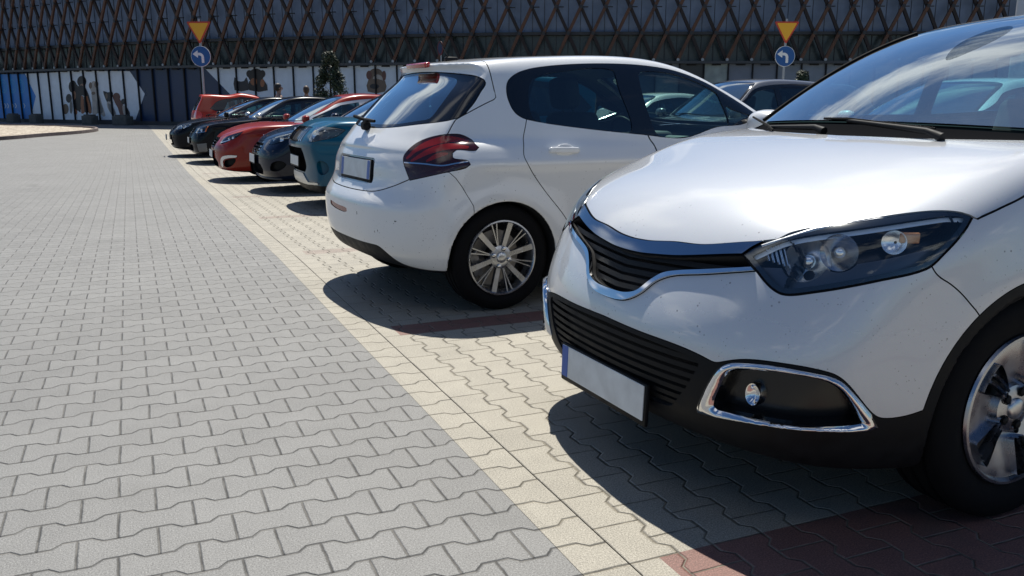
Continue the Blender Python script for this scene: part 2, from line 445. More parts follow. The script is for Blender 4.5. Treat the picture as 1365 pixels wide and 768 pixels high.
def glassmat(name, tint, ior=1.52, dust=.0, rough=.0):
    """thin sheet: looks through, reflects by Fresnel"""
    if name in MATS: return MATS[name]
    m = bpy.data.materials.new(name); m.use_nodes = True; t = m.node_tree; t.nodes.clear(); MATS[name] = m; E.nt = t
    out = t.nodes.new('ShaderNodeOutputMaterial'); tr = t.nodes.new('ShaderNodeBsdfTransparent'); gl = t.nodes.new('ShaderNodeBsdfGlossy'); mx = t.nodes.new('ShaderNodeMixShader')
    tr.inputs[0].default_value = (*tint, 1); gl.inputs['Roughness'].default_value = rough; gl.inputs['Color'].default_value = (.90, .98, 1, 1)
    fr = t.nodes.new('ShaderNodeLayerWeight'); fr.inputs['Blend'].default_value = .5
    c = E(fr.outputs['Facing']); r0 = ((ior-1)/(ior+1))**2
    f = E.m('POWER', c, 5.0)*(1-r0)*1.0+r0; f = (f*1.85).mn(1.0)     # two faces of the sheet
    t.links.new(f.o, mx.inputs[0]); t.links.new(tr.outputs[0], mx.inputs[1]); t.links.new(gl.outputs[0], mx.inputs[2]); last = mx.outputs[0]
    if dust:
        tc = t.nodes.new('ShaderNodeTexCoord'); df = t.nodes.new('ShaderNodeBsdfDiffuse'); df.inputs[0].default_value = (.75, .78, .78, 1); m2 = t.nodes.new('ShaderNodeMixShader')
        n = noise(t, tc.outputs['Object'], 4, 8, .75).ss(.3, .8)*dust+dust*.3
        t.links.new(n.o, m2.inputs[0]); t.links.new(last, m2.inputs[1]); t.links.new(df.outputs[0], m2.inputs[2]); last = m2.outputs[0]
    t.links.new(last, out.inputs[0]); return m
BLK = mat('black_plastic', (.0085, .009, .0105), .55, spec=.18, var=.5, vs=20); GLOSSBLK = mat('gloss_black', (.006, .006, .007), .08, coat=.6)
MATTE = mat('matte_black', (.010, .0105, .012), .95, spec=0.0)
RUB = mat('rubber', (.006, .006, .007), .8, spec=.15, var=.6, vs=14); VOIDM = mat('void_black', (.004, .004, .005), .9)
CHROME = mat('chrome', (.75, .76, .78), .07, 1); ALLOY = mat('alloy', (.46, .48, .52), .28, 1, var=.2, vs=15); DALLOY = mat('dark_alloy', (.08, .082, .09), .4, .8)
SATIN = mat('satin_silver', (.62, .63, .64), .3, .9)
PLATEW = mat('plate_white', (.72, .74, .74), .35, var=.25, vs=12); PLATEB = mat('plate_blue', (.02, .10, .42), .35)
CLOTH = mat('seat_cloth', (.035, .036, .04), .9, var=.4, vs=30); DASH = mat('dash_grey', (.05, .052, .056), .6); TRIM = mat('light_trim', (.32, .32, .31), .8)
LENS = glassmat('clear_lens', (.96, .98, .99), 1.48); REFL = mat('reflector_silver', (.92, .94, .97), .22, .85)
WINT = glassmat('window_glass', (.62, .82, .78), 1.6); WIND = glassmat('window_tinted', (.38, .52, .52), 1.6)
REDL = mat('red_lens', (.22, .010, .006), .14, coat=.6); DREDL = mat('dark_red_lens', (.035, .004, .004), .12, coat=.6); AMBER = mat('amber_lens', (.75, .16, .01), .15, coat=1)
BRAKE_DISC = mat('brake_steel', (.25, .24, .23), .4, .9)
# ------------------------------------------------------------------ car body shapes (x forward, y left, z up)
def body_fn(c):
    top, nose, tail, side, roof = (spline(c[k]) for k in ('top', 'nose', 'tail', 'side', 'roof'))
    tap, bot, cab = spline(c['taper']), spline(c['bot']), spline(c['cab'])
    zr = spline(c.get('shoulder', [(-9, 0), (9, 0)]))
    def F(x, y, z):
        a = np.abs(y)
        fr = [(z-top(x)+c['crown'](x, a))/np.sqrt(1+top.d(x)**2)]
        n2, n4, np_ = c['nd']; t2, t4, tp_ = c['td']
        ex = c.get('nose_extra'); nx = nose(z)-(n2*a**2+n4*a**np_)
        if ex: nx = nx+ex(a, z)
        dn = 2*n2*a+np_*n4*a**(np_-1)
        f2 = (x-nx)/np.sqrt(1+nose.d(z)**2*.6+dn**2)
        tx = tail(z)+(t2*a**2+t4*a**tp_)
        if c.get('tail_extra'): tx = tx+c['tail_extra'](a, z)
        dt = 2*t2*a+tp_*t4*a**(tp_-1)
        f3 = (tx-x)/np.sqrt(1+tail.d(z)**2*.6+dt**2)
        s = a-(side(z)+tap(x)) 
        if c.get('side_extra'): s = s-c['side_extra'](x, a, z)
        f = smax(fr[0], s, c['ks'])
        f = smax(f, f2, c['kn']); f = smax(f, f3, c['kt'])
        f = smax(f, bot(x)-z, c.get('kb', .08))
        # cabin
        xx = x+c['wrap']*a*a*c['wdir'](x)
        g = (z-roof(xx)+c['rcrown']*a*a)/np.sqrt(1+roof.d(xx)**2)
        cs = a-cab(z)-c['cabx'](x)
        g = smax(g, cs, c['kc'])
        if c.get('hatch'):   # rear window / hatch surface as its own face
            hx = c['hatch_s'](z)+c['hatch'][0]*a*a+c['hatch'][1]*a**4
            g = smax(g, (hx-x)/np.sqrt(1+c['hatch_s'].d(z)**2), c['kh'])
        g = smax(g, c.get('cbot', .8)-z, .02)
        f = smin(f, g, c['kcb'])
        if c.get('extra'): f = c['extra'](f, x, y, z)
        for (ax, az, r) in c['arches']:
            well = np.maximum(np.sqrt((x-ax)**2+(z-az)**2)-r, .52-a)
            f = smax(f, -well, .02)
        return f
    return F
def arch_flare(arches, amp, w=.09):
    def g(x, a, z):
        r = 0
        for (ax, az, rr) in arches:
            d = np.sqrt((x-ax)**2+(z-az)**2)-rr
            r = r+amp*np.exp(-(np.maximum(d-.035, 0)/w)**2)*sstep(az-.3, az-.05, z)
        return r
    return g
# -- compact crossover, nose towards the road ---------------------------------
X_AR = [(0.0, .335, .348), (-2.606, .335, .348)]
def x_nose_extra(a, z):
    # brow over the lower grille, sunk grille band between the lamps
    return 0*a
CROSS = dict(
    top=[(-3.4, .98), (-2.6, 1.06), (-1.6, 1.08), (-.6, 1.11), (-.30, 1.095), (0, 1.06), (.3, .99), (.5, .93), (.66, .86), (.76, .79), (.9, .66)],
    nose=[(.1, .74), (.2, .80), (.3, .855), (.4, .872), (.5, .868), (.6, .84), (.7, .80), (.8, .755), (.9, .68), (1.1, .4)],
    tail=[(.1, -3.12), (.3, -3.22), (.5, -3.25), (.7, -3.22), (.95, -3.15), (1.2, -3.05)],
    side=[(.1, .80), (.3, .865), (.5, .885), (.7, .885), (.85, .875), (.95, .855), (1.05, .83), (1.3, .78)],
    taper=[(-3.3, -.06), (-2.6, -.005), (-1.5, 0), (-.3, 0), (0, -.002), (.3, -.02), (.6, -.075), (.9, -.16)],
    bot=[(-3.3, .34), (-2.6, .2), (-1, .19), (0, .19), (.6, .2), (.9, .22)],
    roof=[(-3.6, .9), (-3.15, 1.15), (-2.95, 1.42), (-2.6, 1.525), (-2.1, 1.56), (-1.7, 1.572), (-1.3, 1.558), (-1.0, 1.50), (-.7, 1.385), (-.4, 1.22), (-.1, 1.02), (.3, .71)],
    cab=[(.9, .845), (1.0, .84), (1.1, .82), (1.3, .745), (1.45, .67), (1.55, .60), (1.65, .52)],
    nd=(.17, .34, 4), td=(.08, .25, 4), ks=.16, kn=.16, kt=.2, wrap=.22, wdir=lambda x: sstep(-1.9, -.9, x)-sstep(-2.2, -3, x)*.5,
    crown=lambda x, a: (.03+.06*sstep(-.1, .4, x))*a*a, rcrown=.06, kc=.13, kcb=.04,
    cabx=lambda x: -.05*sstep(-2.2, -3.2, x)-.02*sstep(-1.0, -.2, x),
    side_extra=arch_flare(X_AR, .012), arches=X_AR)
# -- small hatchback, tail towards the road (origin: rear axle) ---------------
H_AR = [(0.0, .30, .335), (2.538, .30, .335)]
def h_side(x, a, z):
    r = arch_flare(H_AR, .016, .07)(x, a, z)
    # haunch over the rear wheel and the crease under the glass
    r = r+.022*np.exp(-((z-.86)/.10)**2)*sstep(1.3, .2, x)*sstep(-.7, -.3, x)
    r = r+.010*np.exp(-((z-(.855-.012*x))/.035)**2)*sstep(2.9, 1.5, x)
    r = r-.012*np.exp(-((z-.62)/.12)**2)*sstep(.3, .8, x)*sstep(2.3, 1.9, x)
    return r
HATCH = dict(cbot=.93,
    top=[(-.7, .97), (-.3, 1.0), (.4, 1.01), (1.2, .97), (1.9, .955), (2.3, .94), (2.7, .89), (3.0, .80), (3.2, .70), (3.35, .58)],
    nose=[(.1, 3.2), (.3, 3.32), (.5, 3.35), (.65, 3.30), (.8, 3.1), (1.0, 2.8)],
    tail=[(.15, -.50), (.25, -.575), (.35, -.635), (.45, -.662), (.55, -.668), (.62, -.66), (.68, -.625), (.74, -.598), (.82, -.588), (.9, -.562), (1.0, -.51), (1.1, -.44)],
    side=[(.1, .78), (.3, .84), (.5, .855), (.7, .862), (.85, .858), (.95, .835), (1.05, .80), (1.3, .70)],
    taper=[(-.7, -.10), (-.5, -.06), (-.25, -.02), (0, -.002), (.5, 0), (1.5, -.003), (2.5, -.01), (2.9, -.05), (3.3, -.13)],
    bot=[(-.7, .27), (-.4, .24), (0, .18), (1.2, .16), (2.6, .18), (3.3, .22)],
    roof=[(-.9, 1.30), (-.5, 1.36), (-.3, 1.39), (0, 1.435), (.5, 1.473), (1.0, 1.484), (1.4, 1.445), (1.75, 1.345), (2.1, 1.185), (2.5, .965), (2.8, .8)],
    cab=[(.9, .825), (1.0, .805), (1.1, .765), (1.2, .72), (1.3, .672), (1.4, .62), (1.5, .56)],
    hatch=(.16, .45), hatch_s=spline([(.8, -.62), (.95, -.54), (1.05, -.465), (1.15, -.365), (1.25, -.255), (1.33, -.155), (1.37, -.13), (1.42, -.16), (1.5, -.2)]), kh=.03,
    nd=(.12, .5, 4), td=(.08, .36, 4), tail_extra=lambda a, z: .14*a**4*sstep(.72, .98, z), ks=.10, kn=.2, kt=.13, wrap=.25, wdir=lambda x: sstep(1.0, 1.8, x),
    crown=lambda x, a: .05*a*a, rcrown=.06, kc=.10, kcb=.05,
    cabx=lambda x: -.10*sstep(.25, -.5, x)-.03*sstep(1.6, 2.6, x),
    side_extra=h_side, arches=H_AR)
# outlines on the bodies, metres in car coordinates
OX = dict(
    fog_out=[(0.815, 0.451, 0.33), (0.817, 0.467, 0.366), (0.808, 0.503, 0.442), (0.798, 0.525, 0.474), (0.78, 0.566, 0.494), (0.729, 0.659, 0.505), (0.644, 0.753, 0.496), (0.608, 0.78, 0.479), (0.571, 0.798, 0.439), (0.528, 0.813, 0.388), (0.504, 0.817, 0.349), (0.534, 0.804, 0.337), (0.643, 0.747, 0.337), (0.742, 0.632, 0.332), (0.797, 0.499, 0.317), (0.811, 0.453, 0.317)],
    fog_in=[(0.802, 0.509, 0.356), (0.8, 0.523, 0.403), (0.792, 0.546, 0.456), (0.777, 0.576, 0.476), (0.73, 0.661, 0.488), (0.656, 0.745, 0.483), (0.62, 0.772, 0.466), (0.591, 0.788, 0.431), (0.546, 0.803, 0.363), (0.581, 0.787, 0.357), (0.673, 0.724, 0.35), (0.744, 0.633, 0.347), (0.796, 0.521, 0.346)],
    black=[(0.831, -0.395, 0.51), (0.866, -0.029, 0.509), (0.858, 0.22, 0.504), (0.828, 0.418, 0.497), (0.804, 0.509, 0.479), (0.505, 0.819, 0.37), (0.449, 0.839, 0.374), (0.42, 0.849, 0.381), (0.399, 0.856, 0.395), (0.379, 0.864, 0.466), (0.369, 0.867, 0.486), (0.335, 0.873, 0.547), (0.295, 0.879, 0.595), (0.24, 0.884, 0.639), (0.179, 0.888, 0.677), (0.11, 0.891, 0.704)],
    chrome_lo=[(0.712, -0.489, 0.74), (0.766, -0.329, 0.704), (0.799, -0.202, 0.667), (0.837, -0.106, 0.596), (0.847, -0.034, 0.574), (0.846, 0.147, 0.568), (0.833, 0.187, 0.595), (0.807, 0.22, 0.647), (0.789, 0.264, 0.675), (0.759, 0.382, 0.7), (0.71, 0.524, 0.724)],
    chrome_up=[(0.715, -0.451, 0.751), (0.791, -0.187, 0.683), (0.832, -0.087, 0.609), (0.837, 0.068, 0.598), (0.838, 0.149, 0.588), (0.816, 0.189, 0.633), (0.794, 0.227, 0.673), (0.777, 0.287, 0.692), (0.709, 0.516, 0.73)],
    bar_top=[(0.658, -0.555, 0.788), (0.631, -0.518, 0.827), (0.703, -0.324, 0.796), (0.745, -0.089, 0.765), (0.723, 0.19, 0.787), (0.64, 0.512, 0.821)],
    bar_bot=[(0.675, -0.535, 0.775), (0.754, -0.253, 0.739), (0.775, -0.055, 0.721), (0.765, 0.152, 0.733), (0.695, 0.466, 0.775)],
    lamp=[(0.696, 0.47, 0.772), (0.672, 0.488, 0.795), (0.604, 0.546, 0.842), (0.483, 0.672, 0.882), (0.311, 0.786, 0.917), (0.258, 0.82, 0.915), (0.244, 0.834, 0.904), (0.289, 0.844, 0.862), (0.35, 0.844, 0.812), (0.403, 0.837, 0.773), (0.513, 0.792, 0.744), (0.641, 0.686, 0.702), (0.682, 0.629, 0.689), (0.696, 0.589, 0.703), (0.699, 0.534, 0.738)],
    gap=[(0.331, 0.86, 0.728), (0.299, 0.869, 0.703), (0.272, 0.877, 0.674), (0.241, 0.884, 0.638)],
    hoodside=[(0.248, 0.832, 0.905), (0.165, 0.842, 0.924), (0.064, 0.841, 0.957)],
    foglamp=[(0.771, 0.591, 0.402)],
    plate=[(0.859, -0.204, 0.344), (0.851, 0.283, 0.345)],
    sensor=[(-0.705, -0.092, 1.386), (-0.804, -0.129, 1.429), (-0.864, -0.105, 1.453), (-0.864, -0.018, 1.455), (-0.775, 0.028, 1.419), (-0.707, 0.005, 1.388)],
    wslow=[(-0.2, -0.345, 1.085), (-0.18, 0.012, 1.089), (-0.13, 0.311, 1.076), (-0.237, 0.613, 1.079)],
    bulb=[(0.631, 0.644, 0.77), (0.537, 0.749, 0.793), (0.434, 0.799, 0.835), (0.606, 0.694, 0.758)],
    chromefar=[(0.829, -0.424, 0.484), (0.839, -0.38, 0.479), (0.835, -0.386, 0.349)],
    cowl=[(-0.054, -0.332, 1.065), (-0.04, -0.001, 1.067), (-0.028, 0.339, 1.061), (-0.016, 0.62, 1.05), (-0.062, 0.74, 1.051)],
)
OH = dict(
    lamp=[(-0.498, -0.58, 0.866), (-0.485, -0.569, 0.9), (-0.423, -0.601, 0.964), (-0.344, -0.668, 1.002), (-0.232, -0.73, 1.014), (-0.167, -0.757, 0.988), (-0.148, -0.828, 0.943), (-0.175, -0.835, 0.926), (-0.266, -0.798, 0.931), (-0.295, -0.795, 0.914), (-0.297, -0.813, 0.887), (-0.231, -0.852, 0.875), (-0.218, -0.864, 0.853), (-0.249, -0.856, 0.833), (-0.338, -0.817, 0.813), (-0.438, -0.733, 0.783), (-0.492, -0.654, 0.762), (-0.498, -0.625, 0.806)],
    glass=[(-0.477, 0.22, 1.026), (-0.075, 0.465, 1.367), (-0.122, 0.217, 1.369), (-0.116, -0.285, 1.359), (-0.043, -0.61, 1.321), (-0.033, -0.639, 1.299), (-0.141, -0.676, 1.179), (-0.244, -0.69, 1.089), (-0.382, -0.508, 1.063), (-0.474, -0.14, 1.036)],
    frit=[(-0.473, -0.028, 1.041), (-0.303, 0.077, 1.208), (-0.143, 0.083, 1.342), (-0.125, -0.23, 1.354), (-0.115, -0.492, 1.308), (-0.226, -0.588, 1.179), (-0.323, -0.555, 1.102)],
    plateouter=[(-0.577, 0.165, 0.853), (-0.552, -0.415, 0.858), (-0.585, -0.368, 0.725), (-0.596, 0.2, 0.735)],
    plate=[(-0.581, 0.092, 0.848), (-0.564, -0.352, 0.85), (-0.585, -0.319, 0.743), (-0.593, 0.172, 0.753)],
    recess=[(-0.577, 0.142, 0.858), (-0.551, -0.413, 0.861), (-0.579, -0.393, 0.734)],
    tg=[(-0.552, 0.395, 0.868), (-0.587, 0.303, 0.744), (-0.615, 0.097, 0.696), (-0.62, -0.199, 0.683), (-0.588, -0.456, 0.687), (-0.539, -0.569, 0.725), (-0.492, -0.654, 0.762)],
    tgside=[(-0.238, -0.694, 1.089), (-0.288, -0.717, 1.011)],
    bumpline=[(-0.332, -0.821, 0.813), (-0.26, -0.844, 0.728), (-0.199, -0.861, 0.621)],
    dlo=[(0.108, -0.677, 1.271), (0.139, -0.657, 1.318), (0.217, -0.642, 1.359), (0.353, -0.625, 1.388), (0.609, -0.611, 1.411), (0.888, -0.606, 1.419), (1.138, -0.61, 1.412), (1.374, -0.623, 1.383), (1.604, -0.657, 1.311), (1.811, -0.705, 1.206), (1.971, -0.742, 1.114), (1.852, -0.784, 1.047), (1.598, -0.796, 1.028), (1.314, -0.814, 0.965), (1.003, -0.808, 0.99), (0.499, -0.79, 1.043), (0.193, -0.768, 1.09), (0.128, -0.746, 1.127), (0.102, -0.71, 1.199)],
    pane_r=[(0.225, -0.753, 1.126), (0.24, -0.699, 1.245), (0.29, -0.666, 1.313), (0.423, -0.644, 1.355), (0.872, -0.629, 1.383), (0.889, -0.684, 1.276), (0.909, -0.802, 1.01), (0.662, -0.797, 1.025), (0.42, -0.786, 1.051), (0.252, -0.774, 1.08)],
    pane_f=[(1.064, -0.651, 1.342), (1.102, -0.635, 1.372), (1.306, -0.637, 1.367), (1.483, -0.658, 1.325), (1.655, -0.694, 1.251), (1.678, -0.717, 1.206), (1.691, -0.793, 1.034), (1.334, -0.812, 0.973), (1.112, -0.809, 0.985), (1.07, -0.762, 1.106)],
    pane_q=[(1.716, -0.733, 1.168), (1.767, -0.746, 1.138), (1.914, -0.758, 1.099), (1.711, -0.792, 1.033)],
    doorline=[(0.19, -0.768, 1.09), (0.127, -0.851, 0.933), (0.114, -0.88, 0.882), (0.15, -0.884, 0.816), (0.279, -0.867, 0.661), (0.441, -0.856, 0.485)],
    doorline2=[(1.03, -0.809, 0.986), (1.065, -0.838, 0.912)],
    handle=[(0.276, -0.848, 0.938), (0.303, -0.848, 0.939), (0.477, -0.853, 0.924), (0.498, -0.863, 0.903), (0.483, -0.87, 0.891), (0.274, -0.87, 0.901)],
    black=[(-0.647, 0.173, 0.389), (-0.641, -0.259, 0.386), (-0.603, -0.509, 0.384), (-0.572, -0.549, 0.337), (-0.524, -0.587, 0.285), (-0.454, -0.688, 0.265), (-0.353, -0.79, 0.262)],
    reflector=[(-0.667, 0.112, 0.574), (-0.664, -0.204, 0.571), (-0.664, -0.201, 0.547), (-0.668, -0.014, 0.538)],
    brake=[(-0.14, 0.045, 1.414), (-0.127, -0.257, 1.411), (-0.122, -0.244, 1.384), (-0.131, 0.058, 1.38)],
    cap=[(-0.617, -0.52, 0.476)],
    pdc=[(-0.661, 0.258, 0.55), (-0.655, -0.332, 0.542), (-0.553, -0.68, 0.532)],
    wiper=[(-0.452, -0.04, 1.064)],
    arch=[(-0.344, -0.796, 0.265), (-0.308, -0.842, 0.471), (-0.233, -0.856, 0.585), (-0.139, -0.867, 0.647), (-0.043, -0.874, 0.672), (0.091, -0.878, 0.661), (0.214, -0.876, 0.59), (0.29, -0.87, 0.477), (0.334, -0.847, 0.329)],
    claws=[(-0.482, -0.598, 0.881), (-0.436, -0.629, 0.93), (-0.377, -0.671, 0.963), (-0.294, -0.728, 0.987), (-0.192, -0.774, 0.973), (-0.47, -0.634, 0.868), (-0.403, -0.693, 0.916), (-0.332, -0.742, 0.944), (-0.277, -0.773, 0.949), (-0.21, -0.811, 0.944), (-0.414, -0.717, 0.871), (-0.366, -0.748, 0.899), (-0.32, -0.781, 0.91)],
    silver=[(-0.496, -0.594, 0.857), (-0.428, -0.712, 0.854), (-0.357, -0.793, 0.847), (-0.285, -0.836, 0.861), (-0.225, -0.856, 0.869)],
    clear=[(-0.482, -0.631, 0.848), (-0.369, -0.785, 0.842), (-0.425, -0.739, 0.814), (-0.482, -0.659, 0.796)],
    spoil=[(-0.111, 0.33, 1.355), (-0.108, 0.357, 1.389), (-0.041, 0.364, 1.426), (-0.107, -0.23, 1.417), (-0.086, -0.434, 1.382), (-0.043, -0.546, 1.365), (-0.024, -0.621, 1.328)],
    mirror=[(1.723, -0.781, 1.061), (1.796, -0.761, 1.103), (1.856, -0.759, 1.102), (1.874, -0.773, 1.07)],
    roofline=[(0.213, -0.034, 1.458), (0.043, -0.508, 1.425), (0.031, -0.589, 1.396)],
)
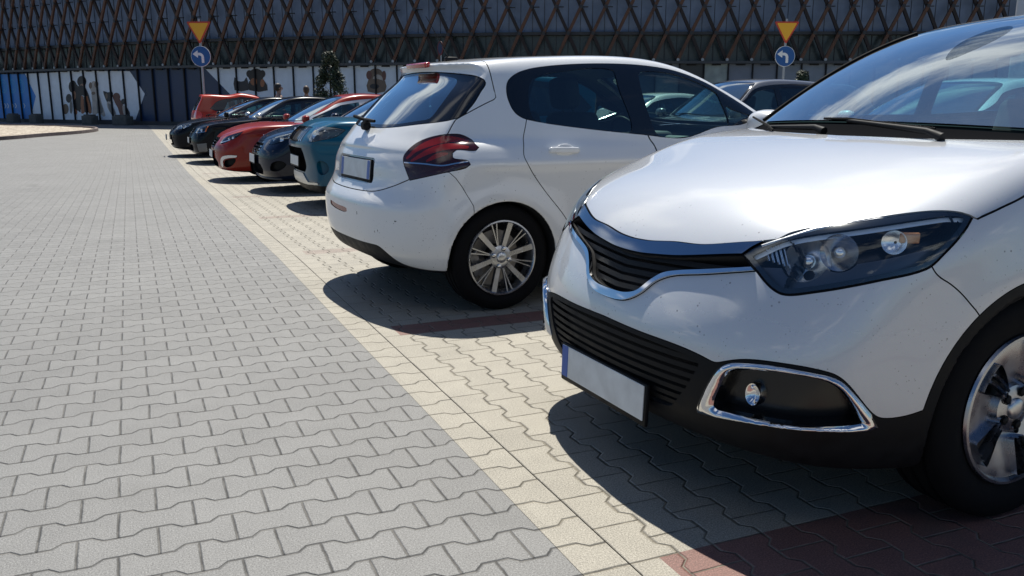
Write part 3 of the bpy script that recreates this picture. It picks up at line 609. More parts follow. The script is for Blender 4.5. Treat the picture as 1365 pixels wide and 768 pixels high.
POSTER = [('blue', [(-37.49,2.8), (-32.45,2.73), (-31.47,1.41), (-32.41,0.03), (-38.26,-0.04)]),
    ('white1', [(-32.44,2.76), (-29.94,2.77), (-26.76,2.85), (-22.4,2.75), (-21.38,1.52), (-22.28,0.12), (-27.99,0.03), (-32.41,0.02), (-31.47,1.41)]),
    ('white2', [(-16.98,2.85), (-12,2.85), (-8,2.85), (-4,2.85), (2,2.85), (2,0.06), (-4,0.06), (-8,0.06), (-12,0.06), (-17.0,0.06), (-15.4,1.46)]),
    ('black', [(-27.11,1.95), (-27.19,1.78), (-27.35,1.65), (-27.55,1.6), (-27.74,1.65), (-27.86,1.78), (-27.88,1.96), (-27.8,2.14), (-27.63,2.26), (-27.43,2.31), (-27.25,2.26), (-27.13,2.13)]),
    ('tan', [(-27.26,1.45), (-27.3,1.33), (-27.39,1.24), (-27.5,1.2), (-27.59,1.24), (-27.65,1.33), (-27.65,1.45), (-27.6,1.58), (-27.51,1.67), (-27.41,1.7), (-27.32,1.67), (-27.26,1.58)]),
    ('black', [(-27.63,1.87), (-27.06,2.08), (-26.8,1.58), (-26.92,0.66), (-27.25,0.57), (-27.63,0.82), (-27.63,1.45)]),
    ('black', [(-26.17,2.23), (-26.25,2.08), (-26.42,1.97), (-26.64,1.93), (-26.85,1.97), (-26.98,2.09), (-27.02,2.24), (-26.93,2.4), (-26.76,2.51), (-26.54,2.55), (-26.34,2.5), (-26.2,2.39)]),
    ('tan', [(-26.32,1.93), (-26.37,1.83), (-26.47,1.77), (-26.6,1.74), (-26.73,1.77), (-26.81,1.84), (-26.83,1.93), (-26.78,2.02), (-26.68,2.09), (-26.54,2.11), (-26.42,2.09), (-26.34,2.02)]),
    ('black', [(-26.94,1.99), (-26.28,1.86), (-25.94,1.04), (-25.97,0.46), (-26.24,0.45), (-26.39,1.16), (-26.49,1.41), (-26.83,1.41), (-26.99,0.49), (-27.24,0.66)]),
    ('rust', [(-26.8,1.41), (-26.6,1.39), (-26.61,0.49), (-26.93,0.43)]),
    ('rust', [(-26.36,1.39), (-26.19,1.39), (-25.96,0.5), (-26.24,0.45)]),
    ('black', [(-26.55,1.37), (-26.36,1.37), (-26.23,0.52), (-26.6,0.51)]),
    ('rust', [(-27.3,0.49), (-27.34,0.41), (-27.41,0.35), (-27.51,0.33), (-27.59,0.35), (-27.65,0.41), (-27.66,0.49), (-27.62,0.57), (-27.54,0.63), (-27.45,0.65), (-27.37,0.63), (-27.31,0.57)]),
    ('cat', [(-27.69,1.29), (-27.76,1.16), (-27.88,1.07), (-28.03,1.03), (-28.17,1.07), (-28.26,1.16), (-28.27,1.29), (-28.21,1.41), (-28.09,1.51), (-27.94,1.54), (-27.8,1.51), (-27.71,1.41)]),
    ('grey', [(-27.71,0.78), (-27.76,0.59), (-27.84,0.45), (-27.92,0.4), (-27.99,0.45), (-28.01,0.59), (-28,0.78), (-27.95,0.97), (-27.87,1.11), (-27.79,1.16), (-27.73,1.11), (-27.7,0.97)]),
    ('brown', [(-28.11,0.67), (-28.18,0.53), (-28.31,0.42), (-28.47,0.37), (-28.62,0.41), (-28.72,0.52), (-28.73,0.67), (-28.66,0.82), (-28.53,0.93), (-28.37,0.97), (-28.22,0.93), (-28.13,0.82)]),
    ('cream', [(-25.19,1.9), (-25.26,1.73), (-25.41,1.6), (-25.58,1.55), (-25.75,1.6), (-25.85,1.73), (-25.87,1.9), (-25.8,2.08), (-25.65,2.2), (-25.48,2.25), (-25.31,2.2), (-25.21,2.07)]),
    ('brown', [(-25.11,2.06), (-25.15,1.97), (-25.22,1.9), (-25.32,1.88), (-25.41,1.9), (-25.46,1.97), (-25.47,2.06), (-25.43,2.15), (-25.36,2.22), (-25.26,2.24), (-25.17,2.22), (-25.12,2.15)]),
    ('brown', [(-25.68,2), (-25.71,1.91), (-25.78,1.84), (-25.85,1.82), (-25.92,1.85), (-25.96,1.91), (-25.97,2.01), (-25.93,2.1), (-25.87,2.16), (-25.79,2.19), (-25.72,2.16), (-25.68,2.1)]),
    ('cream', [(-25.78,1.66), (-25.25,1.69), (-24.98,0.96), (-24.75,0.34), (-24.95,0.26), (-25.3,0.5), (-25.73,0.29), (-25.89,0.33), (-25.79,1.16)]),
    ('brown', [(-25.44,1.57), (-25.48,1.53), (-25.55,1.49), (-25.64,1.48), (-25.73,1.49), (-25.79,1.53), (-25.81,1.57), (-25.78,1.62), (-25.71,1.65), (-25.61,1.66), (-25.52,1.65), (-25.46,1.62)]),
    ('grey', [(-25.31,1.33), (-25.03,1), (-24.91,0.51), (-25.44,0.46)]),
    ('cat', [(-24.74,1.69), (-24.37,1.61), (-23.96,1.63), (-23.96,1.41), (-24.19,1.16), (-24.35,0.92), (-24.51,1.08), (-24.66,1.37)]),
    ('cream', [(-24.51,1.08), (-24.2,1.08), (-23.94,0.67), (-23.81,0.35), (-24.12,0.35), (-24.5,0.75)]),
    ('grey', [(-24.46,1), (-24.1,0.88), (-23.86,0.43), (-24.24,0.39)]),
    ('brown', [(-24.39,1.41), (-24.42,1.32), (-24.46,1.27), (-24.52,1.24), (-24.57,1.27), (-24.59,1.33), (-24.6,1.41), (-24.57,1.49), (-24.52,1.55), (-24.47,1.57), (-24.42,1.55), (-24.4,1.49)]),
    ('umber', [(-23.36,1.36), (-23.41,1.25), (-23.54,1.17), (-23.69,1.14), (-23.84,1.17), (-23.94,1.25), (-23.97,1.36), (-23.91,1.48), (-23.79,1.56), (-23.63,1.59), (-23.48,1.56), (-23.38,1.47)]),
    ('umber', [(-23.93,1.24), (-23.43,1.28), (-23.09,0.68), (-23.21,0.27), (-23.45,0.27), (-23.63,0.76)]),
    ('cream', [(-23.24,0.88), (-23.01,0.84), (-22.96,0.32), (-23.17,0.31)]),
    ('cat', [(-22.97,1.1), (-23.01,1.03), (-23.08,0.97), (-23.16,0.95), (-23.24,0.97), (-23.3,1.03), (-23.31,1.1), (-23.28,1.18), (-23.21,1.23), (-23.12,1.26), (-23.04,1.23), (-22.99,1.18)]),
    ('cat', [(-22.95,0.84), (-22.69,0.52), (-22.72,0.32), (-22.84,0.32), (-22.89,0.6)]),
    ('cat', [(-15.07,2.36), (-14.86,2.16), (-14.49,2.16), (-14.33,2.35), (-14.22,1.95), (-14.24,1.7), (-15.11,1.7)]),
    ('black', [(-13.28,2.41), (-13.36,2.23), (-13.53,2.1), (-13.77,2.05), (-14,2.1), (-14.16,2.24), (-14.21,2.42), (-14.14,2.6), (-13.95,2.73), (-13.72,2.78), (-13.49,2.73), (-13.33,2.59)]),
    ('black', [(-13.96,2.52), (-13.99,2.42), (-14.06,2.36), (-14.15,2.33), (-14.24,2.36), (-14.3,2.43), (-14.32,2.52), (-14.29,2.61), (-14.22,2.68), (-14.13,2.7), (-14.04,2.68), (-13.98,2.61)]),
    ('black', [(-13.16,2.51), (-13.19,2.42), (-13.26,2.35), (-13.35,2.33), (-13.44,2.35), (-13.5,2.42), (-13.51,2.51), (-13.48,2.61), (-13.41,2.67), (-13.32,2.7), (-13.24,2.67), (-13.18,2.6)]),
    ('black', [(-14.17,2.15), (-13.28,2.21), (-13.08,1.68), (-14.2,1.69)]),
    ('rust', [(-13.68,2.12), (-13.71,2.02), (-13.79,1.96), (-13.9,1.93), (-14,1.96), (-14.08,2.03), (-14.1,2.12), (-14.06,2.21), (-13.98,2.28), (-13.87,2.3), (-13.77,2.28), (-13.7,2.21)]),
    ('rust', [(-13.24,2.05), (-13.27,1.95), (-13.32,1.88), (-13.38,1.85), (-13.45,1.88), (-13.49,1.95), (-13.5,2.05), (-13.47,2.15), (-13.42,2.22), (-13.36,2.25), (-13.29,2.22), (-13.25,2.15)]),
    ('brown', [(-6.51,2.33), (-6.57,2.13), (-6.73,1.99), (-6.94,1.94), (-7.15,1.99), (-7.31,2.14), (-7.36,2.33), (-7.29,2.53), (-7.13,2.67), (-6.92,2.72), (-6.71,2.67), (-6.56,2.53)]),
    ('umber', [(-7.13,2.4), (-7.15,2.29), (-7.21,2.21), (-7.29,2.18), (-7.37,2.21), (-7.42,2.29), (-7.44,2.4), (-7.41,2.51), (-7.35,2.59), (-7.27,2.61), (-7.2,2.58), (-7.14,2.5)]),
    ('umber', [(-6.38,2.36), (-6.4,2.24), (-6.44,2.15), (-6.5,2.12), (-6.55,2.15), (-6.59,2.24), (-6.6,2.36), (-6.58,2.48), (-6.54,2.57), (-6.48,2.6), (-6.43,2.57), (-6.39,2.48)]),
    ('cream', [(-6.56,2.17), (-6.6,2.04), (-6.7,1.95), (-6.84,1.92), (-6.97,1.95), (-7.07,2.05), (-7.1,2.17), (-7.06,2.3), (-6.96,2.39), (-6.82,2.43), (-6.69,2.39), (-6.59,2.3)]),
    ('brown', [(-7.33,2.18), (-6.44,2.11), (-6.46,1.6), (-7.38,1.6)]),
    ('cat', [(-6.76,1.85), (-6.8,1.79), (-6.89,1.74), (-7.02,1.73), (-7.15,1.75), (-7.24,1.79), (-7.27,1.86), (-7.24,1.92), (-7.14,1.97), (-7.01,1.98), (-6.89,1.96), (-6.79,1.92)]),
    ('black', [(-6.91,2.36), (-6.92,2.34), (-6.94,2.32), (-6.97,2.31), (-6.99,2.32), (-7.01,2.34), (-7.02,2.36), (-7.01,2.39), (-6.99,2.41), (-6.96,2.41), (-6.93,2.41), (-6.91,2.39)])]
CLOCKS = [[(-35.23, 2.04), (-35.13, 2.47), (-34.79, 2.04)], [(-34.11, 2.03), (-34.01, 2.46), (-33.68, 2.03)], [(-33.03, 2.02), (-32.93, 2.44), (-32.61, 2.02)]]
CHEVRONS = [[(-35.61, 0.83), (-35.58, 0.98), (-35.43, 0.83)], [(-35.26, 0.83), (-35.23, 0.98), (-35.08, 0.83)], [(-34.92, 0.83), (-34.88, 0.98), (-34.74, 0.83)], [(-34.3, 0.84), (-34.27, 0.98), (-34.13, 0.84)], [(-33.96, 0.84), (-33.93, 0.98), (-33.79, 0.84)], [(-33.28, 0.84), (-33.24, 0.98), (-33.11, 0.84)], [(-32.92, 0.84), (-32.89, 0.98), (-32.75, 0.84)]]
# ------------------------------------------------------------------ car building kit
def side(P): return np.stack([P[:, 0], P[:, 2]], 1)
def front(P): return np.stack([np.abs(P[:, 1]), P[:, 2]], 1)
def topv(P): return np.stack([P[:, 0], np.abs(P[:, 1])], 1)
def diagf(P): return np.stack([(np.abs(P[:, 1])-P[:, 0])*.7071, P[:, 2]], 1)
def diagr(P): return np.stack([(np.abs(P[:, 1])+P[:, 0])*.7071, P[:, 2]], 1)
def pts(L, pj, n=6, smooth=True, keep=()):
    q = pj(np.array(L, float)).tolist()
    for i in keep: q[i] = q[i]+[1]
    return smooth_poly(q, n) if smooth else np.array(q)
class Shell:
    def __init__(s, F, lo, hi, h):
        s.F = F; s.M0 = iso_mesh(F, lo, hi, h); s.M = s.M0; s.gro = []
    def take(s, fn, gap=0.0):
        """cut the region fn < 0 out of what is left of the body; gap: width of the joint round it"""
        if gap: fn0 = fn; fn = lambda V, fn0=fn0: s.true(fn0, V)
        d = fn(s.M.V); a, b = split(s.M, d-gap/2)
        if gap:
            i, g = split(a, fn(a.V)+gap/2); s.gro.append(g.off(-.007)); a = i
        s.M = b; return a
    def true(s, fn, V):
        """distance measured along the surface, near the cut"""
        d = fn(V); k = np.abs(d) < .03
        if k.any():
            Q = V[k]; g = np.stack([(fn(Q+e)-fn(Q-e))/.004 for e in np.eye(3)*.002], 1); n = grad(s.F, Q); n /= np.linalg.norm(n, axis=1)[:, None]+1e-9
            gt = g-(g*n).sum(1)[:, None]*n; d = d.copy(); d[k] = d[k]/np.clip(np.linalg.norm(gt, axis=1), .15, 1)
        return d
    def fine(s, fn):
        c = s.M.V[s.M.T].mean(1); s.M = refine(s.M, fn(c), s.F)
    def line(s, P2, pj, w, mask):
        d = np.maximum(poly_sdf(P2, pj(s.M.V), closed=False)-w/2, mask(s.M.V))
        a, b = split(s.M, d); s.gro.append(a.off(-.007)); s.M = b
def inside(P2, pj, *masks):
    def f(V):
        d = poly_sdf(P2, pj(V))
        for m in masks: d = np.maximum(d, m(V))
        return d
    return f
def halves(M):
    y = M.V[M.T].mean(1)[:, 1]; return [h for h in (M.sub(y > 0), M.sub(y < 0)) if len(h.T)]
def poly_wall(lo): return lambda V: lo-np.abs(V[:, 1])
def tire(parent, r, w, rim_r, nm='tire'):
    bm = bmesh.new(); sh = .5*w; pr = []
    prof = [(rim_r-.012, -sh*.80), (rim_r+.004, -sh*.9), (rim_r+(r-rim_r)*.35, -sh*1.0), (r-.035, -sh*.99), (r-.014, -sh*.90), (r-.003, -sh*.76)]
    tread = []
    for g in (-.45, 0, .45):
        tread += [(r, g*sh*1.1-.012), (r-.007, g*sh*1.1-.009), (r-.007, g*sh*1.1+.003), (r, g*sh*1.1+.006)]
    pr = prof+tread+[(a, -b) for a, b in prof[::-1]]
    add_lathe(bm, pr, 64); bmesh.ops.recalc_face_normals(bm, faces=bm.faces)
    return bm_obj(nm, bm, RUB, parent, 35)
def blade(bm, ang, r0, r1, w0, w1, y0, y1, th=.012, curve=0):
    """spoke from hub radius r0 to r1; y = outward offset"""
    n = 6; A = []
    for i in range(n+1):
        t = i/n; r = r0+(r1-r0)*t; w = w0+(w1-w0)*t; y = y0+(y1-y0)*t**1.3; a = ang+curve*t
        c = Vector((math.cos(a), 0, math.sin(a))); s = Vector((-math.sin(a), 0, math.cos(a)))
        A.append([bm.verts.new(c*r+s*(k*w)+Vector((0, y-d, 0))) for k, d in ((-.5, th), (-.42, 0), (.42, 0), (.5, th))])
    for p, q in zip(A, A[1:]):
        for k in range(3): bm.faces.new((p[k], p[k+1], q[k+1], q[k]))
def wheel(parent, loc, sgn, r, w, rim_r, style, face, steer=0, rot=0.0):
    """style: 'split12' six broad and six split spokes, 'five' five broad spokes with slots, 'ten' thin"""
    o = empty('wheel', loc, 0, parent); o.rotation_euler = (0, rot, steer)
    if sgn < 0: o.rotation_euler = (0, rot, PI+steer)
    tire(o, r, w, rim_r)
    f = w*.5-face
    bm = bmesh.new()
    add_lathe(bm, [(rim_r, f+.002), (rim_r-.004, f+.010), (rim_r-.012, f+.011), (rim_r-.018, f+.002), (rim_r-.026, f-.03), (rim_r-.034, -w*.42), (rim_r-.02, -w*.46)], 64)
    bmesh.ops.recalc_face_normals(bm, faces=bm.faces)
    rim = bm_obj('rim', bm, ALLOY, o, 50)
    ri = rim_r-.016; bm = bmesh.new(); caps = bmesh.new()
    if style == 'five':
        # pressed face with pockets cut between five broad spokes
        nr, na = 26, 240; V = []; rr_ = np.linspace(.052, ri+.006, nr)
        for r_ in rr_:
            for k in range(na):
                a = 2*PI*k/na; dome = f-.002-.030*((1-(r_-.052)/(ri-.052))**1.6)*1.0
                V.append((r_*math.cos(a), dome, r_*math.sin(a)))
        V = np.array(V); T = []
        for i in range(nr-1):
            for k in range(na):
                p0, p1, p2, p3 = i*na+k, i*na+(k+1) % na, (i+1)*na+(k+1) % na, (i+1)*na+k; T += [(p0, p2, p1), (p0, p3, p2)]
        D = renorm(Tri(V, np.tile([0, 1., 0], (len(V), 1)), np.array(T)))
        def pk(P_):
            a = np.arctan2(P_[:, 2], P_[:, 0]); r_ = np.hypot(P_[:, 0], P_[:, 2]); q = (a/(2*PI/5)+50) % 1-.5; ang = q*2*PI/5
            tt = (r_-.085)/(ri-.085); x_ = (ang+.10*tt)*r_; half = .018+.036*tt
            return smax(smax(np.abs(x_)-half, .092-r_, .012), r_-(ri-.012), .010), x_, r_
        d0, x_, r_ = pk(D.V); a_, b_ = split(D, d0)
        d1, x1, r1 = pk(a_.V); bars, _ = split(a_, np.abs(np.abs(x1)-.009-.02*(r1-.09))-.0042)
        bh = np.minimum(*[np.hypot(b_.V[:, 0]-.0, b_.V[:, 2]-.0)*0+9]*2)
        for k in range(5):
            aa = 2*PI*(k+.5)/5; bh = np.minimum(bh, np.hypot(b_.V[:, 0]-.071*math.cos(aa), b_.V[:, 2]-.071*math.sin(aa))-.0115)
        _, b_ = split(b_, bh)
        tri_obj('wheel_face', merge(b_, skirt(b_, 0, -.022)), ALLOY, o); tri_obj('spoke_bars', merge(bars.off(-.012), skirt(bars, -.012, -.03)), ALLOY, o)
    elif style == 'split12':
        for k in range(6):
            blade(bm, k*PI/3, .045, ri, .030, .040, f-.012, f+.004, .02)
            for d in (-1, 1): blade(bm, k*PI/3+PI/6+d*.085*.4, .055, ri, .007, .008, f-.018, f+.002, .014, curve=d*.045)
    else:
        for k in range(10): blade(bm, k*PI/5, .04, ri, .020, .026, f-.02, f+.002, .015, curve=.05*(-1)**k)
    bmesh.ops.recalc_face_normals(bm, faces=bm.faces)
    if len(bm.verts): bm_obj('spokes', bm, ALLOY, o, 40)
    else: bm.free()
    bm = bmesh.new(); add_lathe(bm, [(.072, f-.035), (.068, f-.014), (.05, f-.008), (.032, f-.008)], 32); nb = 4 if style == 'split12' else 5
    bmesh.ops.recalc_face_normals(bm, faces=bm.faces); bm_obj('hub', bm, ALLOY, o, 40)
    bm = bmesh.new(); rg = add_lathe(bm, [(.032, f-.012), (.031, f-.003), (.027, f+.001), (.01, f+.003)], 32); bm.faces.new(rg[-1])
    bmesh.ops.recalc_face_normals(bm, faces=bm.faces); bm_obj('centre_cap', bm, SATIN, o, 50)
    bm = bmesh.new()
    for k in range(nb):
        a = k*2*PI/nb+.55; c = (math.cos(a)*.052, 0, math.sin(a)*.052)
        rg = add_lathe(bm, [(.011, f-.012), (.011, f-.002), (.008, f)], 10, c=c); bm.faces.new(rg[-1])
        add_lathe(bm, [(.015, f-.006), (.0145, f-.0035), (.012, f-.006)], 12, c=c)
    bmesh.ops.recalc_face_normals(bm, faces=bm.faces); bm_objs('wheel_bolt', bm, CHROME if nb == 4 else BLK, o, 50)
    bm = bmesh.new(); rg = add_lathe(bm, [(rim_r-.07, -.02), (rim_r-.07, -.005), (.07, -.005)], 40); add_lathe(bm, [(rim_r-.035, -w*.30), (.03, -w*.30)], 30)
    add_box(bm, (rim_r-.08, 0.0, .0), (.06, .06, .15), bevel=.01)
    bmesh.ops.recalc_face_normals(bm, faces=bm.faces); bm_obj('brake', bm, BRAKE_DISC, o, 40)
    return o
def seat(parent, x, y, z, fwd=1, s=1.0, m=None):
    o = empty('seat', (x, y, z), 0 if fwd > 0 else PI, parent); m = m or CLOTH
    bm = bmesh.new(); add_box(bm, (.05, 0, .12), (.52, .50*s, .16), bevel=.05, seg=3); bm_obj('cushion', bm, m, o, 60)
    bm = bmesh.new(); add_box(bm, (-.27, 0, .42), (.14, .48*s, .62), Matrix.Rotation(R(-16), 3, 'Y'), .05, 3); bm_obj('backrest', bm, m, o, 60)
    bm = bmesh.new(); add_box(bm, (-.40, 0, .84), (.10, .26, .20), Matrix.Rotation(R(-8), 3, 'Y'), .045, 3)
    for k in (-.06, .06): add_tube(bm, [(-.355, k, .68), (-.38, k, .78)], .006, 6)
    bm_obj('headrest', bm, m, o, 60)
    return o
def cabin(root, x0, x1, hw, zf, zb, drv, seats_x, rear_x, dash_x, fwd=1, tm=None):
    """floor tub, dashboard, steering wheel, seats"""
    bm = bmesh.new(); add_box(bm, ((x0+x1)/2, 0, zf/2+.12), (abs(x1-x0), hw*2, zf-.24), bevel=.02); bm_obj('floor_tub', bm, VOIDM, root)
    d = empty('dashboard', (dash_x, 0, zb), 0, root)
    bm = bmesh.new(); add_box(bm, (.16, 0, -.09), (.46, hw*2-.06, .17), Matrix.Rotation(R(4), 3, 'Y'), .06, 3); add_box(bm, (-.06, drv*.36, -.01), (.22, .36, .09), bevel=.04, seg=3)
    add_box(bm, (-.08, 0, -.16), (.2, .26, .3), bevel=.03); bm_obj('dash_panel', bm, DASH, d, 60)
    bm = bmesh.new(); c = Vector((-.26, drv*.36, -.03)); ax = Matrix.Rotation(R(-25), 3, 'Y')
    ring = [c+ax@Vector((0, math.cos(k*PI/14)*.185, math.sin(k*PI/14)*.185)) for k in range(29)]
    add_tube(bm, ring, .015, 8, False); add_box(bm, c, (.04, .16, .12), ax, .02); add_box(bm, c, (.02, .34, .03), ax); bm_obj('steering_wheel', bm, BLK, d, 60)
    for y in (-.36, .36): seat(root, seats_x, y, zf-.28+.1)
    bm = bmesh.new()
    add_box(bm, (rear_x+.1, 0, zf-.06), (.5, hw*1.8, .18), bevel=.05); add_box(bm, (rear_x-.22, 0, zf+.22), (.14, hw*1.75, .56), Matrix.Rotation(R(-16), 3, 'Y'), .05, 3)
    for y in (-.42, .42, 0): add_box(bm, (rear_x-.33, y, zf+.57), (.09, .24, .15), Matrix.Rotation(R(-8), 3, 'Y'), .04, 3)
    bm_obj('rear_bench', bm, CLOTH, root, 60)
def side_mirror(root, x, y, z, m, fwd=1, s=1.0, gl=True):
    sg = 1 if y > 0 else -1
    def F(X, Y, Z):
        a = (X/.08)**2+(np.abs(Y)/.125)**2.6+(np.abs(Z)/.078)**2.6
        return smax((np.sqrt(a)-1)*.08, -X-.045, .02)
    M = iso_mesh(F, (-.12, -.16, -.12), (.12, .16, .12), .012); M.V = M.V*s
    o = empty('side_mirror', (x, y+sg*.11*s, z+.02), 0, root); hs = tri_obj('mirror_housing', M, m, o)
    bm = bmesh.new(); add_box(bm, (-.047*s, 0, 0), (.004, .19*s, .115*s), bevel=.0015); bm_obj('mirror_glass', bm, REFL, o)
    bm = bmesh.new(); add_box(bm, (0, -sg*.10*s, -.055*s), (.05, .09, .035), bevel=.012); bm_obj('mirror_arm', bm, BLK, o, 50)
    return o
def plate(root, x, z, facing, wd=.52, both_blue=False, tilt=0.0, y=0.0, blue=True):
    """number plate on its carrier; facing +1 looks forward (+x), -1 rearward"""
    o = empty('number_plate', (x, y, z), 0 if facing > 0 else PI, root); o.rotation_euler[1] = tilt
    bm = bmesh.new(); add_box(bm, (-.006, 0, -.006), (.014, wd+.022, .136), bevel=.004); bm_obj('plate_holder', bm, BLK, o, 40)
    bm = bmesh.new(); add_box(bm, (.003, 0, 0), (.004, wd, .112), bevel=.0012); bm_obj('plate_face', bm, PLATEW, o)
    if blue:
        bm = bmesh.new(); add_box(bm, (.0045, -wd/2+.022, 0), (.004, .040, .110)); 
        if both_blue: add_box(bm, (.0045, wd/2-.022, 0), (.004, .040, .110))
        bm_obj('country_band', bm, PLATEB, o)
    return o
def wiper(root, piv, elbow, tip, th=.012, bladelen=None, m=None):
    o = empty('wiper', piv, 0, root); P = Vector(piv)
    a, b = Vector(elbow)-P, Vector(tip)-P
    bm = bmesh.new(); add_tube(bm, [(0, 0, 0), (a*.15)+Vector((0, 0, .012)), a], [.016, .011, .007], 8); bm_obj('wiper_arm', bm, m or BLK, o, 50)
    bm = bmesh.new(); d = (b-a).normalized()
    add_tube(bm, [a-d*.30*(b-a).length, a+Vector((0, 0, .006)), b], [.005, th*.8, .004], 6); bm_obj('wiper_blade', bm, RUB, o, 50)
    return o
def finish(S, root, mt, name='body'):
    """what is left of the shell, the joints, and the dark underside"""
    if S.gro: tri_obj('panel_gaps', merge(*S.gro), VOIDM, root)
    return tri_obj(name, S.M, mt, root)
def lining(S, root, cuts, zmin, off=-.035):
    M = S.M0; _, M = split(M, M.V[:, 2]-zmin)
    for f in cuts: _, M = split(M, f(M.V)+.004)
    M = M.off(off).flip(); return tri_obj('cabin_lining', M, mat('headlining', (.05, .05, .052), .9), root)
def wells(S, root, arches, low=.30):
    def f(V):
        a = np.abs(V[:, 1]); d = 9+0*a
        for ax, az, r in arches: d = np.minimum(d, np.sqrt((V[:, 0]-ax)**2+(V[:, 2]-az)**2)-(r+.004))
        return np.maximum(d, a-10)
    w = S.take(f); tri_objs('wheel_arch_liner', w, VOIDM, root)
def underside(S, root, zf):
    u = S.take(lambda V: V[:, 2]-zf(V)); tri_obj('lower_cladding', u, BLK, root)
# ------------------------------------------------------------------ paving
def paver_mat(name, ccol, cvar, joint, along_a=True, red=False, L=.205, Wd=.14, A=.0140, strip=False):
    m = bpy.data.materials.new(name); m.use_nodes = True; t = m.node_tree; E.nt = t; n = t.nodes; l = t.links; b = n['Principled BSDF']
    tc = n.new('ShaderNodeTexCoord'); sp = n.new('ShaderNodeSeparateXYZ'); l.new(tc.outputs['Object'], sp.inputs[0])
    wob = noise(t, tc.outputs['Object'], 3.0, 3); wob2 = noise(t, tc.outputs['Object'], 26, 2)
    a0, b0 = E(sp.outputs[0]), E(sp.outputs[1])
    a = a0+(wob-.5)*.012+(wob2-.5)*.003; bb = b0+(wob-.5)*.010+(wob2-.5)*.003
    if red:
        rp_ = E.m('DIVIDE', b0+.205, 2.66).fract()*2.66; wide = b0.gt(-.82)*b0.lt(0); isred = E.m('MAXIMUM', rp_.lt(.205), wide)*a0.gt(.0)*a0.lt(4.9)*(1.0-b0.ss(2.9, 5.0)*.62)
        redge = (rp_-.205).abs().mn(rp_)
    u, v = (a, bb) if along_a else (bb, a+.092)
    f = (u/L).fract(); T = (((f-.5).abs()*4-1)*3.8).mn(1).mxx(-1)*A
    n0 = (v/Wd).floor(); od = (E.m('MODULO', E.m('ADD', E.m('MODULO', n0, 2), 2), 2)); p = od*2-1
    low = n0*Wd+p*T*n0.abs().mn(1); up = (n0+1)*Wd-p*T*(n0+1).abs().mn(1)
    nn = n0+v.gt(up)-v.lt(low); dw = (v-low).abs().mn((v-up).abs())
    od2 = (E.m('MODULO', E.m('ADD', E.m('MODULO', nn, 2), 2), 2))
    q = u/L+od2*.5; fq = q.fract(); dj = fq.mn(1-fq)*L+(1 if strip else 0); d = dw.mn(dj)
    if red: d = d.mn(redge+.0*u)
    cx = n.new('ShaderNodeCombineXYZ'); l.new(q.floor().o, cx.inputs[0]); l.new(nn.o, cx.inputs[1])
    wn = n.new('ShaderNodeTexWhiteNoise'); l.new(cx.outputs[0], wn.inputs['Vector']); rnd = E(wn.outputs['Value'])
    spk = noise(t, tc.outputs['Object'], 240, 2, .6); spk2 = noise(t, tc.outputs['Object'], 150, 3, .7); big = noise(t, tc.outputs['Object'], .55, 6, .6); mid = noise(t, tc.outputs['Object'], 6, 5, .65)
    f1 = (rnd-.5)*cvar+(spk-.5)*2.2+(spk2-.5)*1.2+(big-.5)*.42+(mid-.5)*.40+1.0
    base = n.new('ShaderNodeRGB'); base.outputs[0].default_value = (*ccol, 1); colr = base.outputs[0]
    if red:
        colr = mixc(t, isred, colr, (.17, .085, .07))
    vm = n.new('ShaderNodeVectorMath'); vm.operation = 'SCALE'; l.new(colr, vm.inputs[0]); l.new(f1.o, vm.inputs['Scale']); c = vm.outputs[0]
    light = spk.ss(.66, .74)*.30; c = mixc(t, light, c, (.62, .61, .58))
    dark = spk2.ss(.70, .80)*.25; c = mixc(t, dark, c, (.04, .04, .04))
    # sand in the joints, darker where it has washed out
    jn = noise(t, tc.outputs['Object'], 9, 3).ss(.42, .62)
    jc = mixc(t, jn, joint, tuple(min(1, x*2.6) for x in joint))
    edge = 1.0-dw.ss(.0016, .0038); c = mixc(t, edge, c, jc)
    e2 = 1.0-dj.ss(.0016, .0036); c = mixc(t, e2, c, mixc(t, noise(t, tc.outputs['Object'], 14, 3).ss(.40, .60), tuple(x*1.1 for x in joint), tuple(min(1, x*2.4) for x in joint)))
    chip = noise(t, tc.outputs['Object'], 60, 2).ss(.62, .70)*(1.0-d.ss(.003, .009))*.5; c = mixc(t, chip, c, jc)
    # oil spots and old stains
    st = noise(t, tc.outputs['Object'], 1.7, 3, .5).ss(.64, .76)*.38; c = mixc(t, st, c, (.07, .068, .062))
    l.new(c, b.inputs['Base Color']); b.inputs['Roughness'].default_value = .62; b.inputs['Specular IOR Level'].default_value = .5
    tilt = (rnd-.5)*.0022
    h = dw.ss(.0, .009)*.008+dj.ss(0, .006)*.005+spk*.0009+spk2*.0012+tilt
    bp = n.new('ShaderNodeBump'); bp.inputs['Distance'].default_value = 1.0; bp.inputs['Strength'].default_value = .8; l.new(h.o, bp.inputs['Height']); l.new(bp.outputs[0], b.inputs['Normal'])
    return m
def sheet(name, a0, a1, m, z=0.0, bs=None, label=None):
    bs = bs or [-14, -6, 0, 5]+[5+k for k in range(1, 12)]+[20, 30, 45, 70, 110]
    bm = bmesh.new(); rows = [[bm.verts.new((a, b, G(b)+z)) for a in (a0, a1)] for b in bs]
    for r0, r1 in zip(rows, rows[1:]): bm.faces.new((r0[0], r0[1], r1[1], r1[0]))
    o = bm_obj(name, bm, m); o.location = (S0[0], S0[1], 0); o.rotation_euler = (0, 0, PSI)
    return tag(o, kind='structure')
BASE = mat('bedding_ground', (.05, .047, .042), .95)
sheet('ground', -900, 900, BASE, -.012, [-900, -14, 0, 5]+[5+k for k in range(1, 12)]+[30, 110, 1200])
sheet('roadway', -60, -.230, paver_mat('paver_grey', (.165, .164, .160), .14, (.055, .052, .047)))
